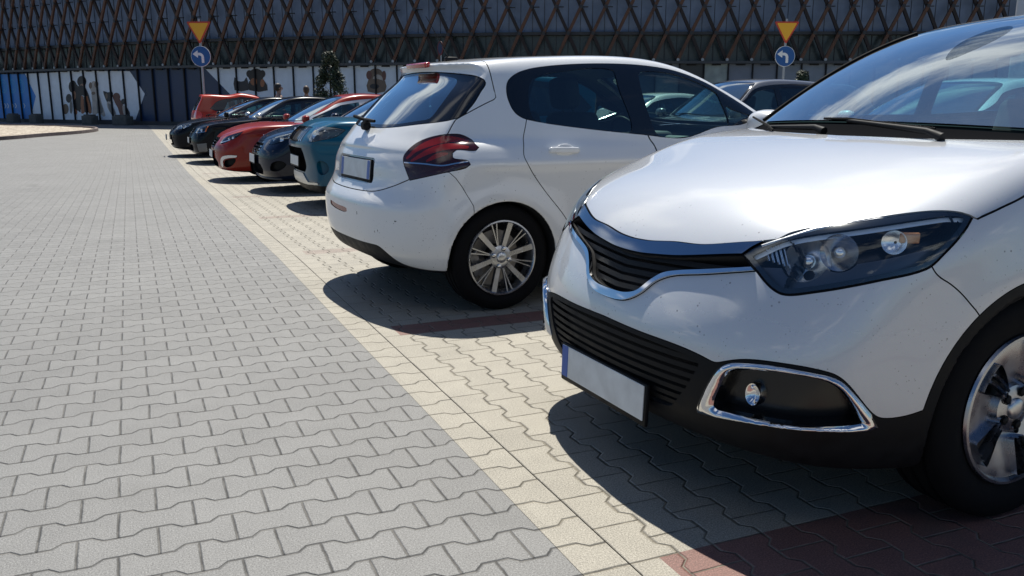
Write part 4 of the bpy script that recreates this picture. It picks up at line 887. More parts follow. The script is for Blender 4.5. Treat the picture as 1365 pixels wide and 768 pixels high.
sheet('border_strip', -.2285, -.092, paver_mat('paver_border', (.29, .268, .222), .10, (.075, .066, .05), strip=True))
sheet('parking_bays', -.0885, 60, paver_mat('paver_beige', (.29, .268, .222), .14, (.075, .066, .05), along_a=False, red=True))
# ------------------------------------------------------------------ the building
def wall_curve():
    al = lambda X: math.radians(np.interp(X, [-45, -29, -20, -14, -10, -3, 0, 3, 40], [38, 34, 26, 20, 17, 14, 9, 2, -2]))
    L = [(0, 0., 42.9)]; X, Y = 0., 42.9; ds = .3
    for i in range(190):
        a = al(X); X -= math.cos(a)*ds; Y += math.sin(a)*ds; L.append((-(i+1)*ds, X, Y))
    Q = []; X, Y = 0., 42.9
    for i in range(150):
        a = al(X); X += math.cos(a)*ds; Y -= math.sin(a)*ds; Q.append(((i+1)*ds, X, Y))
    return np.array(L[::-1]+Q)
WC = wall_curve()
def wp(s, z, o=0.0):
    """point of the facade: s along it, o metres in front"""
    x = np.interp(s, WC[:, 0], WC[:, 1]); y = np.interp(s, WC[:, 0], WC[:, 2]); x2 = np.interp(s+.1, WC[:, 0], WC[:, 1]); y2 = np.interp(s+.1, WC[:, 0], WC[:, 2])
    tx, ty = x2-x, y2-y; k = math.hypot(tx, ty)+1e-9
    return Vector((x+ty/k*o, y-tx/k*o, z))
ZG = -.19; SA, SB = -55.0, 42.0
def strip(bm, s0, s1, z0, z1, o, o2=None, step=1.142, thick=.06):
    n = max(1, int(round((s1-s0)/step))); o2 = o if o2 is None else o2
    A = []
    for i in range(n+1):
        s = s0+(s1-s0)*i/n; A.append([bm.verts.new(wp(s, z0, o)), bm.verts.new(wp(s, z1, o2)), bm.verts.new(wp(s, z1, o2-thick)), bm.verts.new(wp(s, z0, o-thick))])
    for p, q in zip(A, A[1:]):
        for k in range(4): bm.faces.new((p[k], q[k], q[(k+1) % 4], p[(k+1) % 4]))
    bm.faces.new(A[0]); bm.faces.new(A[-1][::-1])
def bld(name, bm, m, par): bmesh.ops.recalc_face_normals(bm, faces=bm.faces); return bm_obj(name, bm, m, par)
BL = empty('exhibition_building', (0, 46, ZG))
def build_building():
    tag(BL, 'long dark building with diagonal timber lattice facade above ground floor posters', 'building')
    inv = lambda o: setattr(o, 'matrix_parent_inverse', Matrix.Translation((0, -46, -ZG)))
    P = []
    def add(name, bm, m): o = bld(name, bm, m, BL); inv(o); P.append(o); return o
    blue = mat('facade_sheet', (.19, .25, .36), .5, .1, var=.45, vs=1.5); dkg = mat('facade_glass_band', (.045, .062, .066), .25, var=.4, vs=1.2)
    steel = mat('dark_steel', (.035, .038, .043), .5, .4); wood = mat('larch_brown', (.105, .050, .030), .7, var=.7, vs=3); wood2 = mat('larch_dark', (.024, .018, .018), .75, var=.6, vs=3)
    navy = mat('navy_panel', (.012, .034, .095), .35, var=.25, vs=.8); black = mat('mullion_black', (.012, .013, .016), .8)  # black is the colour of the mullions and head clips
    # concrete mass with roof behind the facade
    bm = bmesh.new(); strip(bm, SA, SB, ZG, 9.6, -.75, thick=16); add('wall', bm, mat('dark_cladding', (.06, .062, .068), .7))
    bm = bmesh.new(); strip(bm, SA, SB, ZG, .04, .0, thick=.8); add('plinth', bm, mat('dark_plinth', (.045, .05, .055), .7, var=.4, vs=2))
    bm = bmesh.new(); strip(bm, SA, SB, 2.86, 2.98, .28, thick=1.0); add('ledge', bm, mat('ledge_grey', (.045, .052, .06), .6))
    bm = bmesh.new(); strip(bm, SA, SB, 2.98, 4.20, -.35, thick=.1); add('glass_band', bm, dkg)
    bm = bmesh.new(); strip(bm, SA, SB, 4.18, 4.32, .02, thick=.3); add('girder', bm, steel)
    bm = bmesh.new(); strip(bm, SA, SB, 4.32, 9.4, -.35, thick=.1); add('facade_sheet', bm, blue)
    bm = bmesh.new(); strip(bm, SA, SB, 9.4, 9.75, .3, thick=16.5); add('roof', bm, steel)
    W_ = 1.142; s00 = 10.08; rows = [3.02, 4.25, 5.44, 6.63, 7.82, 9.01]
    ks = range(int((SA-s00)/W_)+1, int((SB-s00)/W_))
    bm = bmesh.new()   # vertical seams of the sheets
    for k in ks:
        for o in (0, .5):
            s = s00+(k+o)*W_; c = wp(s, 6.8, -.34); add_box(bm, c, (.018, .03, 5.0))
            c = wp(s, 3.6, -.335); add_box(bm, c, (.03, .03, 1.2))
    add('facade_seams', bm, steel)
    def adds(name, bm, m):
        bmesh.ops.recalc_face_normals(bm, faces=bm.faces)
        for o in bm_objs(name, bm, m, BL): inv(o)
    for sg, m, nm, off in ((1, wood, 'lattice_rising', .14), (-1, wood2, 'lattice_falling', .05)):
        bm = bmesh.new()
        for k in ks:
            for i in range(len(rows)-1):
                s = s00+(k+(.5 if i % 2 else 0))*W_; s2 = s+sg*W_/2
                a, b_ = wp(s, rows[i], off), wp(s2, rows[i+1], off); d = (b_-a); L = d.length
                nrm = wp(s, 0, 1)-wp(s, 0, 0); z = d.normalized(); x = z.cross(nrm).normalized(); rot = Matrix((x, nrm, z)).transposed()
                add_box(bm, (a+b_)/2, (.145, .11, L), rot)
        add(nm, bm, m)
    bm = bmesh.new(); jn = bmesh.new()
    for k in ks:
        for i, z in enumerate(rows):
            s = s00+(k+(.5 if i % 2 else 0))*W_; nrm = wp(s, 0, 1)-wp(s, 0, 0); ang = math.atan2(nrm.y, nrm.x)
            rot = Matrix.Rotation(ang+PI/2, 3, 'Z')
            if i == 0: add_lathe(jn, [(.0, -.02), (.07, -.02), (.07, .03), (.0, .03)], 10, c=(0, 0, 0)); vs = [v for v in jn.verts if not v.tag]
            else: vs = add_box(bm, (0, 0, 0), (.14, .12, .16)); add_box(bm, wp(s+.20, z, -.02), (.30, .05, .05), rot)
            if i == 0:
                bmesh.ops.transform(jn, matrix=Matrix.Translation(wp(s, z+.02, .22)) @ rot.to_4x4(), verts=vs)
                for v in vs: v.tag = True
            else: bmesh.ops.transform(bm, matrix=Matrix.Translation(wp(s, z, .15)) @ rot.to_4x4(), verts=vs)
    add('lattice_nodes', bm, steel); adds('lattice_foot', jn, mat('galvanised', (.30, .33, .36), .5, .5))
    # ground-floor panels, one per bay, mullions between
    sm = s00+.1-W_*60
    for k in range(int((SA-s00)/W_)+1, int((SB-s00)/W_)):
        s = s00+.12+k*W_; bm = bmesh.new(); strip(bm, s+.025, s+W_-.025, .04, 2.86, -.03, thick=.04)
        m = navy
        if s > 5.8:
            m = mat('grey_blind', (.17, .20, .26), .4, var=.3, vs=1)
            if 8.6 < s < 9.6: m = mat('pale_blind', (.30, .36, .36), .35, var=.5, vs=2)
            elif 12.3 < s < 16: m = mat('light_blind', (.20, .24, .30), .4, var=.3, vs=2)
            elif s > 6.9 and s < 8.6: m = navy if 0 else mat('dark_pane', (.02, .022, .026), .3)
        add('ground_floor_panel', bm, m)
    bm = bmesh.new(); hd = bmesh.new()
    for k in ks:
        s = s00+.12+k*W_; nrm = wp(s, 0, 1)-wp(s, 0, 0); rot = Matrix.Rotation(math.atan2(nrm.y, nrm.x)+PI/2, 3, 'Z')
        add_box(bm, wp(s, 1.45, .02), (.055, .12, 2.82), rot); add_box(hd, wp(s+.57, 2.82, .06), (.42, .06, .07), rot)
    adds('mullion', bm, black); adds('head_clip', hd, black)
    # printed posters: thin sheets on the panels
    cols = dict(blue=(.015, .20, .60), white1=(.66, .75, .85), white2=(.62, .71, .82), black=(.012, .011, .013), tan=(.30, .17, .11), rust=(.30, .115, .05), cat=(.02, .022, .03), grey=(.16, .165, .17), brown=(.16, .115, .085), cream=(.40, .38, .36), umber=(.13, .055, .045))
    off = {'blue': .006, 'white1': .004, 'white2': .006}; i = 0
    groups = {}
    for c, pl in POSTER:
        i += 1; o = off.get(c, .010+i*.00035)
        P2 = smooth_poly(pl, 2) if c not in off else np.array(pl)
        # split long sheets so they follow the curve
        bm = groups.setdefault(c if c in off else 'pets_'+c, bmesh.new())
        sub = bmesh.new(); vs = [sub.verts.new((p[0], p[1], 0)) for p in P2]
        try: f = sub.faces.new(vs)
        except Exception: continue
        bmesh.ops.triangulate(sub, faces=[f])
        for cut in np.arange(math.floor(P2[:, 0].min()), P2[:, 0].max(), 1.0):
            bmesh.ops.bisect_plane(sub, geom=sub.verts[:]+sub.edges[:]+sub.faces[:], plane_co=(cut, 0, 0), plane_no=(1, 0, 0))
        mp = {v: bm.verts.new(wp(v.co.x, min(max(v.co.y, .05), 2.85), o-.02)) for v in sub.verts}
        for f in sub.faces:
            if f.calc_area() > 1e-7: bm.faces.new([mp[v] for v in f.verts])
        sub.free()
    for c, bm in groups.items():
        key = c.replace('pets_', ''); m = mat('print_'+key, cols[key], .45, var=.35 if c.startswith('pets') else .12, vs=3)
        (adds if c.startswith('pets_') else add)('poster_pet' if c.startswith('pets_') else 'poster_sheet', bm, m)
    bm = bmesh.new()
    for cc, tp, rt in CLOCKS:
        rz_, rs_ = tp[1]-cc[1], rt[0]-cc[0]; n = 28
        def ring(r1, r2):
            A = [bm.verts.new(wp(cc[0]+rs_*r1*math.cos(t*2*PI/n), cc[1]+rz_*r1*math.sin(t*2*PI/n), -.008)) for t in range(n)]
            B = [bm.verts.new(wp(cc[0]+rs_*r2*math.cos(t*2*PI/n), cc[1]+rz_*r2*math.sin(t*2*PI/n), -.008)) for t in range(n)]
            for t in range(n): bm.faces.new((A[t], A[(t+1) % n], B[(t+1) % n], B[t]))
        ring(1, .84); ring(.62, .5)
        bm.faces.new([bm.verts.new(wp(cc[0]+rs_*x, cc[1]+rz_*y, -.008)) for x, y in ((-.06, 0), (.06, 0), (.06, .42), (-.06, .42))])
    add('poster_clocks', bm, mat('print_cyan', (.03, .30, .58), .45))
    bm = bmesh.new()
    for cc, tp, rt in CHEVRONS:
        h = .15; w = .17
        for sg in (1, -1): bm.faces.new([bm.verts.new(wp(cc[0]+x, cc[1]+sg*y, -.007)) for x, y in ((-.12, h), (-.02, h), (w-.05, 0), (w-.15, 0))])
    add('poster_chevrons', bm, mat('print_white', (.55, .66, .72), .45))
# ------------------------------------------------------------------ island, blocks, signs, plants
def build_island():
    ring = [(-18.6, 27.5), (-17.76, 30.7), (-17.86, 33.9), (-17.9, 36.9), (-18.5, 39.6), (-19.7, 42.0), (-21, 43.4), (-23.5, 44.9), (-27.3, 46.4), (-32, 47.5), (-36, 40), (-33, 30), (-25, 27)]
    P = smooth_poly(ring, 8); c = P.mean(0)
    o = empty('gravel_island', (*c, 0)); tag(o, 'kerbed island of pale gravel at the left end of the lane', 'island')
    bm = bmesh.new(); n = len(P); R_ = [[], [], [], []]
    for p in P:
        d = (p-c)/np.linalg.norm(p-c); g = GXY(*p)
        for k, (dd, z) in enumerate(((0, -.01), (-.015, .13), (-.12, .13), (-.13, .04))): q = p+d*dd-c; R_[k].append(bm.verts.new((q[0], q[1], g+z)))
    for k in range(3):
        for i in range(n): bm.faces.new((R_[k][i], R_[k][(i+1) % n], R_[k+1][(i+1) % n], R_[k+1][i]))
    bmesh.ops.recalc_face_normals(bm, faces=bm.faces); bm_obj('kerb', bm, mat('kerb_stone', (.20, .16, .15), .85, var=.5, vs=5), o)
    m = mat('gravel', (.5, .45, .38), .95); t = m.node_tree; E.nt = t; b = t.nodes['Principled BSDF']; tc = t.nodes.new('ShaderNodeTexCoord')
    v = t.nodes.new('ShaderNodeTexVoronoi'); v.inputs['Scale'].default_value = 9; t.links.new(tc.outputs['Object'], v.inputs['Vector'])
    v2 = t.nodes.new('ShaderNodeTexVoronoi'); v2.inputs['Scale'].default_value = 26; t.links.new(tc.outputs['Object'], v2.inputs['Vector'])
    s = t.nodes.new('ShaderNodeSeparateXYZ'); t.links.new(v.outputs['Color'], s.inputs[0])
    s2 = t.nodes.new('ShaderNodeSeparateXYZ'); t.links.new(v2.outputs['Color'], s2.inputs[0])
    c_ = mixc(t, E(s.outputs[0])*.6+E(s2.outputs[0])*.4, (.27, .21, .16), (.66, .60, .50)); t.links.new(c_, b.inputs['Base Color'])
    bp = t.nodes.new('ShaderNodeBump'); bp.inputs['Distance'].default_value = 1; bp.inputs['Strength'].default_value = 1
    t.links.new((E(v.outputs['Distance'])*-.06+E(v2.outputs['Distance'])*-.03).o, bp.inputs['Height']); t.links.new(bp.outputs[0], b.inputs['Normal'])
    bm = bmesh.new(); rg = []
    for k, (sc, z) in enumerate(((1.0, .05), (.8, .14), (.5, .20))):
        rg.append([])
        for p in P:
            d = (p-c); L = np.linalg.norm(d); q = d*(1-.13/L)*sc; rg[-1].append(bm.verts.new((q[0], q[1], GXY(*(q+c))+z+random.uniform(-.015, .015))))
    ctr = bm.verts.new((0, 0, GXY(*c)+.22))
    for k in range(2):
        for i in range(n): bm.faces.new((rg[k][i], rg[k][(i+1) % n], rg[k+1][(i+1) % n], rg[k+1][i]))
    for i in range(n): bm.faces.new((rg[2][i], rg[2][(i+1) % n], ctr))
    bmesh.ops.recalc_face_normals(bm, faces=bm.faces); g = bm_obj('gravel_bed', bm, m, o, 180); g['kind'] = 'stuff'
def build_blocks():
    proto = None
    proto = 0
    for s, w, lb in ((-32.9, .8, 'grey concrete block under the blue poster with white arrows'), (-30.3, .75, 'grey concrete block at the foot of the blank pale poster panels'), (-25.1, .85, 'grey concrete block below the cream dog on the poster'), (-22.4, 1.15, 'widest grey concrete block, below the poster arrow tip by the navy panels')):
        p = wp(s, ZG, .75); nrm = wp(s, 0, 1)-wp(s, 0, 0)
        bm = bmesh.new(); add_box(bm, (0, 0, .26), (w, .5, .52), bevel=.04); add_box(bm, (0, 0, .54), (w*.72, .38, .10), bevel=.03)
        o = bm_obj('concrete_block', bm, mat('block_concrete', (.10, .105, .10), .9, var=.5, vs=4), None, 40); o.location = (p.x, p.y, ZG-.01); o.rotation_euler = (0, 0, math.atan2(nrm.y, nrm.x)+PI/2)
        tag(o, lb, 'concrete block', 'concrete blocks along the facade')
def build_signs():
    post = mat('galvanised_post', (.34, .37, .40), .45, .6); yel = mat('sign_yellow', (.80, .42, .02), .4); red = mat('sign_red', (.50, .045, .02), .4); blu = mat('sign_blue', (.008, .085, .30), .35); wh = mat('sign_white', (.72, .76, .80), .4); bk = mat('sign_back', (.25, .26, .27), .5, .5)
    def sign(x, y, rz, lb, tilt=0):
        g = GXY(x, y); o = empty('road_sign', (x, y, g), rz); o.rotation_euler = (0, tilt, rz)
        tag(o, lb, 'road sign', 'give way signs over left turn signs')
        H = -g
        bm = bmesh.new(); add_tube(bm, [(0, .03, 0), (0, .03, 3.55+H)], .034, 12); bm_obj('post', bm, post, o, 60)
        # triangle point down, 0.75 wide
        def tri(bm, w, y0, y1, zc, r):
            h = w*.866; V = [(-w/2, h/3), (w/2, h/3), (0, -h*2/3)]; pts_ = []
            for i in range(3):
                a = Vector(V[i]); p_ = Vector(V[i-1])-a; q_ = Vector(V[(i+1) % 3])-a; p_.normalize(); q_.normalize()
                for t in np.linspace(0, 1, 6): k = (1-t)**2*(a+p_*r)+2*(1-t)*t*a+t*t*(a+q_*r); pts_.append((k[0], zc+k[1]))
            prism(bm, pts_, y0, y1)
        zt = 1.2+(133.1-42.5)/1165*26.4+H
        bm = bmesh.new(); tri(bm, .75, -.012, 0, zt, .06); bmesh.ops.recalc_face_normals(bm, faces=bm.faces); s = bm_obj('warning_triangle', bm, red, o)
        bm = bmesh.new(); tri(bm, .605, -.016, -.013, zt, .05); bmesh.ops.recalc_face_normals(bm, faces=bm.faces); bm_obj('yellow_field', bm, yel, s)
        zc = 1.2+(133.1-77)/1165*26.4+H
        def disc(r, y0, y1, m, nm, par):
            bm = bmesh.new(); prism(bm, [(r*math.cos(t*2*PI/40), zc+r*math.sin(t*2*PI/40)) for t in range(40)], y0, y1); bmesh.ops.recalc_face_normals(bm, faces=bm.faces); return bm_obj(nm, bm, m, par)
        d = disc(.30, -.012, 0, wh, 'turn_disc', o); disc(.288, -.016, -.013, blu, 'blue_field', d)
        bm = bmesh.new()
        arc = [(-.04+.14*math.sin(t), -.045+.14*math.cos(t)) for t in np.linspace(0, PI/2, 9)]; arc2 = [(-.04+.062*math.sin(t), -.045+.062*math.cos(t)) for t in np.linspace(PI/2, 0, 9)]
        shp = [(-.09, .095)]+arc+[(.10, -.20), (.022, -.20)]+arc2+[(-.09, .017)]
        A = [(x_, zc+z_+.01) for x_, z_ in shp]; prism(bm, A, -.0195, -.017)
        prism(bm, [(-.245, zc+.066), (-.085, zc+.175), (-.085, zc-.043)], -.0195, -.017); bmesh.ops.recalc_face_normals(bm, faces=bm.faces)
        bm_obj('left_arrow', bm, wh, d)
    sign(-9.30, 27.0, R(-4), 'yellow triangle over blue left turn disc, standing before the navy panels')
    sign(8.16, 27.0, R(2), 'yellow triangle over blue left turn disc, beside the small tree on the right')
    x, y = -3.05, 38.5; g = GXY(x, y); o = empty('road_sign', (x, y, g), R(-62)); tag(o, 'small round dark red and blue sign seen from the side, above the white hatchback roof', 'road sign')
    bm = bmesh.new(); add_tube(bm, [(0, .03, 0), (0, .03, 3.7)], .03, 10); bm_obj('post', bm, post, o, 60)
    for r, y0, y1, m, nm in ((.30, -.012, 0, mat('sign_dim_red', (.10, .012, .02), .5), 'red_disc'), (.215, -.016, -.013, mat('sign_dim_blue', (.012, .03, .09), .5), 'blue_disc')):
        bm = bmesh.new(); prism(bm, [(r*math.cos(t*2*PI/32), 3.52+r*math.sin(t*2*PI/32)) for t in range(32)], y0, y1); bmesh.ops.recalc_face_normals(bm, faces=bm.faces); bm_obj(nm, bm, m, o)
    # steel column behind the crossover
    o = empty('lamp_column', (7.70, 13.6, GXY(7.70, 13.6))); tag(o, 'thick pale grey steel column rising behind the crossover roof', 'lamp post')
    bm = bmesh.new(); add_lathe(bm, [(.24, 0), (.24, .02), (.17, .04), (.17, 3), (.12, 9)], 32, 'z'); bm_obj('column', bm, mat('column_paint', (.42, .45, .50), .45, .3, var=.2), o, 50)
    bm = bmesh.new(); add_tube(bm, [(0, 0, 8.9), (-.6, -.3, 9.2), (-1.4, -.7, 9.3)], [.06, .05, .05], 10); add_box(bm, (-1.7, -.85, 9.3), (.7, .3, .10), Matrix.Rotation(R(26), 3, 'Z'), .03); bm_obj('lamp_head', bm, post, o, 50)
def build_tree(x, y, h, r, lb, seed):
    rnd = random.Random(seed); g = GXY(x, y); o = empty('small_tree', (x, y, g)); tag(o, lb, 'tree', 'small conical trees by the building')
    bm = bmesh.new(); add_tube(bm, [(0, 0, 0), (.02, 0, h*.4), (0, .02, h*.85)], [.06, .045, .012], 8)
    for k in range(14):
        z = .3+h*.7*k/14; a = rnd.uniform(0, 2*PI); L = r*(1-z/h)*.9; add_tube(bm, [(0, 0, z), (L*.5*math.cos(a), L*.5*math.sin(a), z+.12), (L*math.cos(a), L*math.sin(a), z+.30)], [.02, .013, .005], 5)
    bm_obj('trunk', bm, mat('bark', (.06, .045, .035), .9), o, 60)
    lm = mat('leaf_dark', (.016, .032, .016), .6, var=.8, vs=3); lm2 = mat('leaf_mid', (.030, .055, .022), .55, var=.6, vs=3)
    bms = [bmesh.new(), bmesh.new()]
    lumps = [(rnd.uniform(0, 2*PI), rnd.uniform(.15, .95), rnd.uniform(.75, 1.15)) for _ in range(60)]
    for lp in lumps:
        a0, t0, k0 = lp; rr = r*k0*(1-t0)**.8+.07; z0 = .25+t0*(h-.3)
        cx, cy = math.cos(a0)*rr*.72, math.sin(a0)*rr*.72; R0 = .14+.22*(1-t0)
        for _ in range(150):
            v = Vector((rnd.gauss(0, 1), rnd.gauss(0, 1), rnd.gauss(0, 1))).normalized()*R0*rnd.uniform(.5, 1.05)
            c = Vector((cx, cy, z0))+v; n = (v.normalized()+Vector((rnd.uniform(-.7, .7), rnd.uniform(-.7, .7), rnd.uniform(-.2, .9)))).normalized()
            u = n.cross(Vector((rnd.uniform(-1, 1), rnd.uniform(-1, 1), rnd.uniform(-1, 1)))).normalized(); w = n.cross(u); s = rnd.uniform(.028, .052)
            b = bms[rnd.random() < .3]; vs = [b.verts.new(c+u*s*p+w*s*q) for p, q in ((-1.2, 0), (0, .55), (1.2, 0), (0, -.55))]; b.faces.new(vs)
    bm_obj('crown', bms[0], lm, o); bm_obj('young_leaves', bms[1], lm2, o)
build_building(); build_island(); build_blocks(); build_signs()
build_tree(-7.1, 35.0, 3.35, .98, 'dark leafy conical tree standing before the pale poster wall', 3)
build_tree(11.30, 35.0, 2.55, .58, 'dark small tree between the right road sign and the crossover windscreen', 5)
# ------------------------------------------------------------------ white hatchback, tail towards the road
def build_hatch():
    Wp = paint('white_paint', (.80, .81, .815), rough=.28, dirt=.10)
    root = empty('parked_car', (-.4542, 5.6856, 0), PSI+.098)
    tag(root, 'white five-door hatchback with smoked red claw tail lamps, parked tail towards the lane', 'car', 'cars parked in the row')
    S = Shell(body_fn(HATCH), (-.85, -1.0, .1), (3.5, 1.0, 1.6), .0165)
    S.fine(lambda c: (c[:, 0] < .1) & (c[:, 2] > .68) & (c[:, 2] < 1.1))
    S.fine(lambda c: (c[:, 0] < 0) & (c[:, 2] > .74) & (c[:, 2] < 1.04) & (np.abs(c[:, 1]) > .5))
    wells(S, root, H_AR)
    # side glass area
    P = pts(OH['dlo'], side, 5, keep=(10,)); dlo = inside(P, side, poly_wall(.5))
    M = S.take(dlo, .004)
    panes = [('pane_r', (.212, 1.1)), ('pane_f', None), ('pane_q', None)]
    for key, _ in panes:
        q = pts(OH[key], side, 6, smooth=key != 'pane_q'); a, M = split(M, poly_sdf(q, side(M.V)))
        for h in halves(a): tri_obj('side_window', h.off(-.003), WIND if key == 'pane_r' else WINT, root)
    for h in halves(M): tri_obj('window_surround', solid(h, -.01, .001), GLOSSBLK, root)
    # windscreen
    ws = smooth_poly([(-.1, 1.0, 1), (.45, 1.01), (.66, 1.03), (.70, 1.05, 1), (.66, 1.15), (.60, 1.27), (.53, 1.37), (.48, 1.39), (.25, 1.405), (-.1, 1.41, 1)], 5)
    wsf = inside(ws, front, lambda V: 1.45-V[:, 0]); M = S.take(wsf, .004)
    a, b = split(M, poly_sdf(ws, front(M.V))+.03); c, a2 = split(a, .0-0*a.V[:, 0]-1) if 0 else (a, None)
    tri_obj('windscreen', a, WINT, root); tri_obj('windscreen_border', b, GLOSSBLK, root)
    # rear window
    rg = [(-.1, 1.034, 1), (.16, 1.036), (.35, 1.046), (.51, 1.063), (.66, 1.083), (.695, 1.10), (.690, 1.15), (.665, 1.24), (.638, 1.31), (.60, 1.330), (.5, 1.344), (.285, 1.359), (.1, 1.366), (-.1, 1.367, 1)]
    rgp = smooth_poly(rg, 5); rgf = inside(rgp, front, lambda V: V[:, 0]-.12); M = S.take(rgf, .006)
    fr = smooth_poly([(-.1, 1.055, 1), (.3, 1.062), (.50, 1.085), (.56, 1.10), (.555, 1.16), (.53, 1.25), (.49, 1.308), (.42, 1.328), (.2, 1.345), (-.1, 1.348, 1)], 5)
    a, b = split(M, poly_sdf(fr, front(M.V))); tri_obj('rear_window', a.off(-.002), glassmat('rear_glass', (.18, .32, .38), 2.7), root); tri_obj('rear_window_border', b.off(-.002), GLOSSBLK, root)
    # tail lamps
    lp = pts(OH['lamp'], diagr, 5, keep=(6, 9, 12, 16)); M = S.take(inside(lp, diagr, lambda V: V[:, 0]-.2, poly_wall(.45)), .004)
    cl = OH['claws']; c1, c2, c3_ = cl[:5], cl[5:10], cl[10:]
    for h in halves(M):
        lo = empty('tail_lamp', (0, 0, 0), 0, root)
        q = diagr(h.V); d = np.full(len(q), 9.)
        for c, w in ((c1, .013), (c2, .012), (c3_, .009)):
            L = smooth_poly(diagr(np.array(c)).tolist(), 5, False)
            t = np.clip((q[:, 0]-L[0, 0])/(L[-1, 0]-L[0, 0]), 0, 1); d = np.minimum(d, poly_sdf(L, q, closed=False)-w*(.55+.9*np.sin(PI*t)))
        sl = smooth_poly(diagr(np.array(OH['silver'])).tolist(), 5, False); ds = poly_sdf(sl, q, closed=False)-.0035
        cr = smooth_poly(diagr(np.array(OH['clear'])).tolist(), 5); dc = poly_sdf(cr, q)
        a, r1 = split(h, ds); q1 = np.interp(0, [0], [0])
        tri_obj('chrome_strip', a.off(.003), CHROME, lo)
        dc1 = poly_sdf(cr, diagr(r1.V)); a, r2 = split(r1, dc1); tri_obj('reversing_lens', a.off(.001), mat('smoked_lens', (.040, .014, .013), .2, 0, coat=.5), lo)
        q = diagr(r2.V); d = np.full(len(q), 9.)
        for c, w in ((c1, .013), (c2, .012), (c3_, .009)):
            L = smooth_poly(diagr(np.array(c)).tolist(), 5, False)
            t = np.clip((q[:, 0]-L[0, 0])/(L[-1, 0]-L[0, 0]), 0, 1); d = np.minimum(d, poly_sdf(L, q, closed=False)-w*(.55+.9*np.sin(PI*t)))
        a, r3 = split(r2, d); tri_obj('claw_strip', a.off(.001), REDL, lo); tri_obj('lamp_lens', r3.off(.001), DREDL, lo)
    # rear bumper and its black lower skirt
    tgp = smooth_poly([(-.1, .672, 1), (.2, .675), (.4, .686), (.54, .722), (.645, .764, 1), (.71, .90), (.718, 1.0), (.698, 1.09, 1), (.69, 1.6, 1), (-.1, 1.6, 1)], 5)
    tgf = inside(tgp, front, lambda V: V[:, 0]-.03)
    # plate recess first, then the tailgate
    rc = smooth_poly([(-.1, .716, 1), (.27, .718, 1), (.315, .73), (.318, .79), (.312, .855), (.29, .868, 1), (-.1, .868, 1)], 4)
    M = S.take(inside(rc, front, lambda V: V[:, 0]+.3)); tri_obj('plate_recess', tray(M, .03), Wp, root)
    M = S.take(tgf, .006)
    tri_obj('tailgate', M, Wp, root)
    bp = [(-1, .80), (-.345, .812), (-.329, .812), (-.297, .78), (-.259, .728), (-.22, .66), (-.199, .621), (-.19, .5), (-.19, 0), (-1, 0)]
    M = S.take(inside(np.array(bp), side), .004)
    zc = spline([(0, .374), (.2, .374), (.40, .378), (.47, .368), (.522, .332), (.578, .290), (.64, .270), (.9, .262)])
    a, M = split(M, M.V[:, 2]-zc(np.abs(M.V[:, 1]))); tri_obj('bumper_skirt', a, BLK, root)
    for (y, z, r) in ((-.462, .467, .019), (.517, .545, .009), (-.237, .545, .009), (-.637, .535, .009), (.237, .545, .009)):
        d = np.maximum(np.abs(np.hypot(M.V[:, 1]-y, M.V[:, 2]-z)-r)-.0022, M.V[:, 0]+.3)
        a, M = split(M, d); S.gro.append(a.off(-.002))
    rf = smooth_poly([(-.01, .575, 1), (.10, .562), (.20, .558), (.225, .545, 1), (.19, .528), (.08, .531), (-.01, .545, 1)], 4)
    for sg in (1,):
        q = rf.copy(); q[:, 0] = .265-q[:, 0]*1.55
        d = np.maximum(poly_sdf(q, np.stack([M.V[:, 1]*sg, M.V[:, 2]], 1)), M.V[:, 0]+.3)
        a, M = split(M, d); tri_obj('rear_reflector', a.off(-.004), mat('bumper_reflector', (.24, .018, .007), .2, coat=.4), root)
    tri_obj('rear_bumper', M, Wp, root)
    # doors
    rd = smooth_poly([(.19, 1.2, 1), (.19, 1.09, 1), (.135, .96), (.113, .885), (.15, .816), (.279, .661), (.405, .52), (.46, .42), (.50, .33, 1), (1.09, .30, 1), (1.10, .5), (1.10, .7), (1.067, .912), (1.03, .986), (1.02, 1.2, 1)], 5)
    for h in halves(S.take(inside(rd, side, poly_wall(.5)), .005)): tri_obj('rear_door', h, Wp, root)
    fd = smooth_poly([(1.02, 1.2, 1), (1.035, .986), (1.072, .912), (1.105, .7), (1.105, .5), (1.095, .30, 1), (2.02, .30, 1), (2.08, .5), (2.10, .8), (2.02, 1.02, 1), (1.9, 1.09, 1), (1.8, 1.10, 1)], 5)
    for h in halves(S.take(inside(fd, side, poly_wall(.5)), .005)): tri_obj('front_door', h, Wp, root)
    hd = smooth_poly([(2.35, -.1, 1), (2.35, .4), (2.28, .70, 1), (2.7, .70), (3.0, .62), (3.12, .5), (3.2, .2), (3.2, -.1, 1)], 5)
    tri_obj('bonnet', S.take(inside(hd, topv, lambda V: .6-V[:, 2]), .005), Wp, root)
    hl = smooth_poly([(-1.9, .72), (-1.65, .66), (-1.42, .78), (-1.38, .83), (-1.6, .81), (-1.85, .78)], 5)
    for h in halves(S.take(inside(hl, lambda P: np.stack([(np.abs(P[:, 1])-P[:, 0])*.7071, P[:, 2]], 1)), .004)): tri_obj('headlamp', h, LENS, root)
    underside(S, root, lambda V: .235+0*V[:, 0])
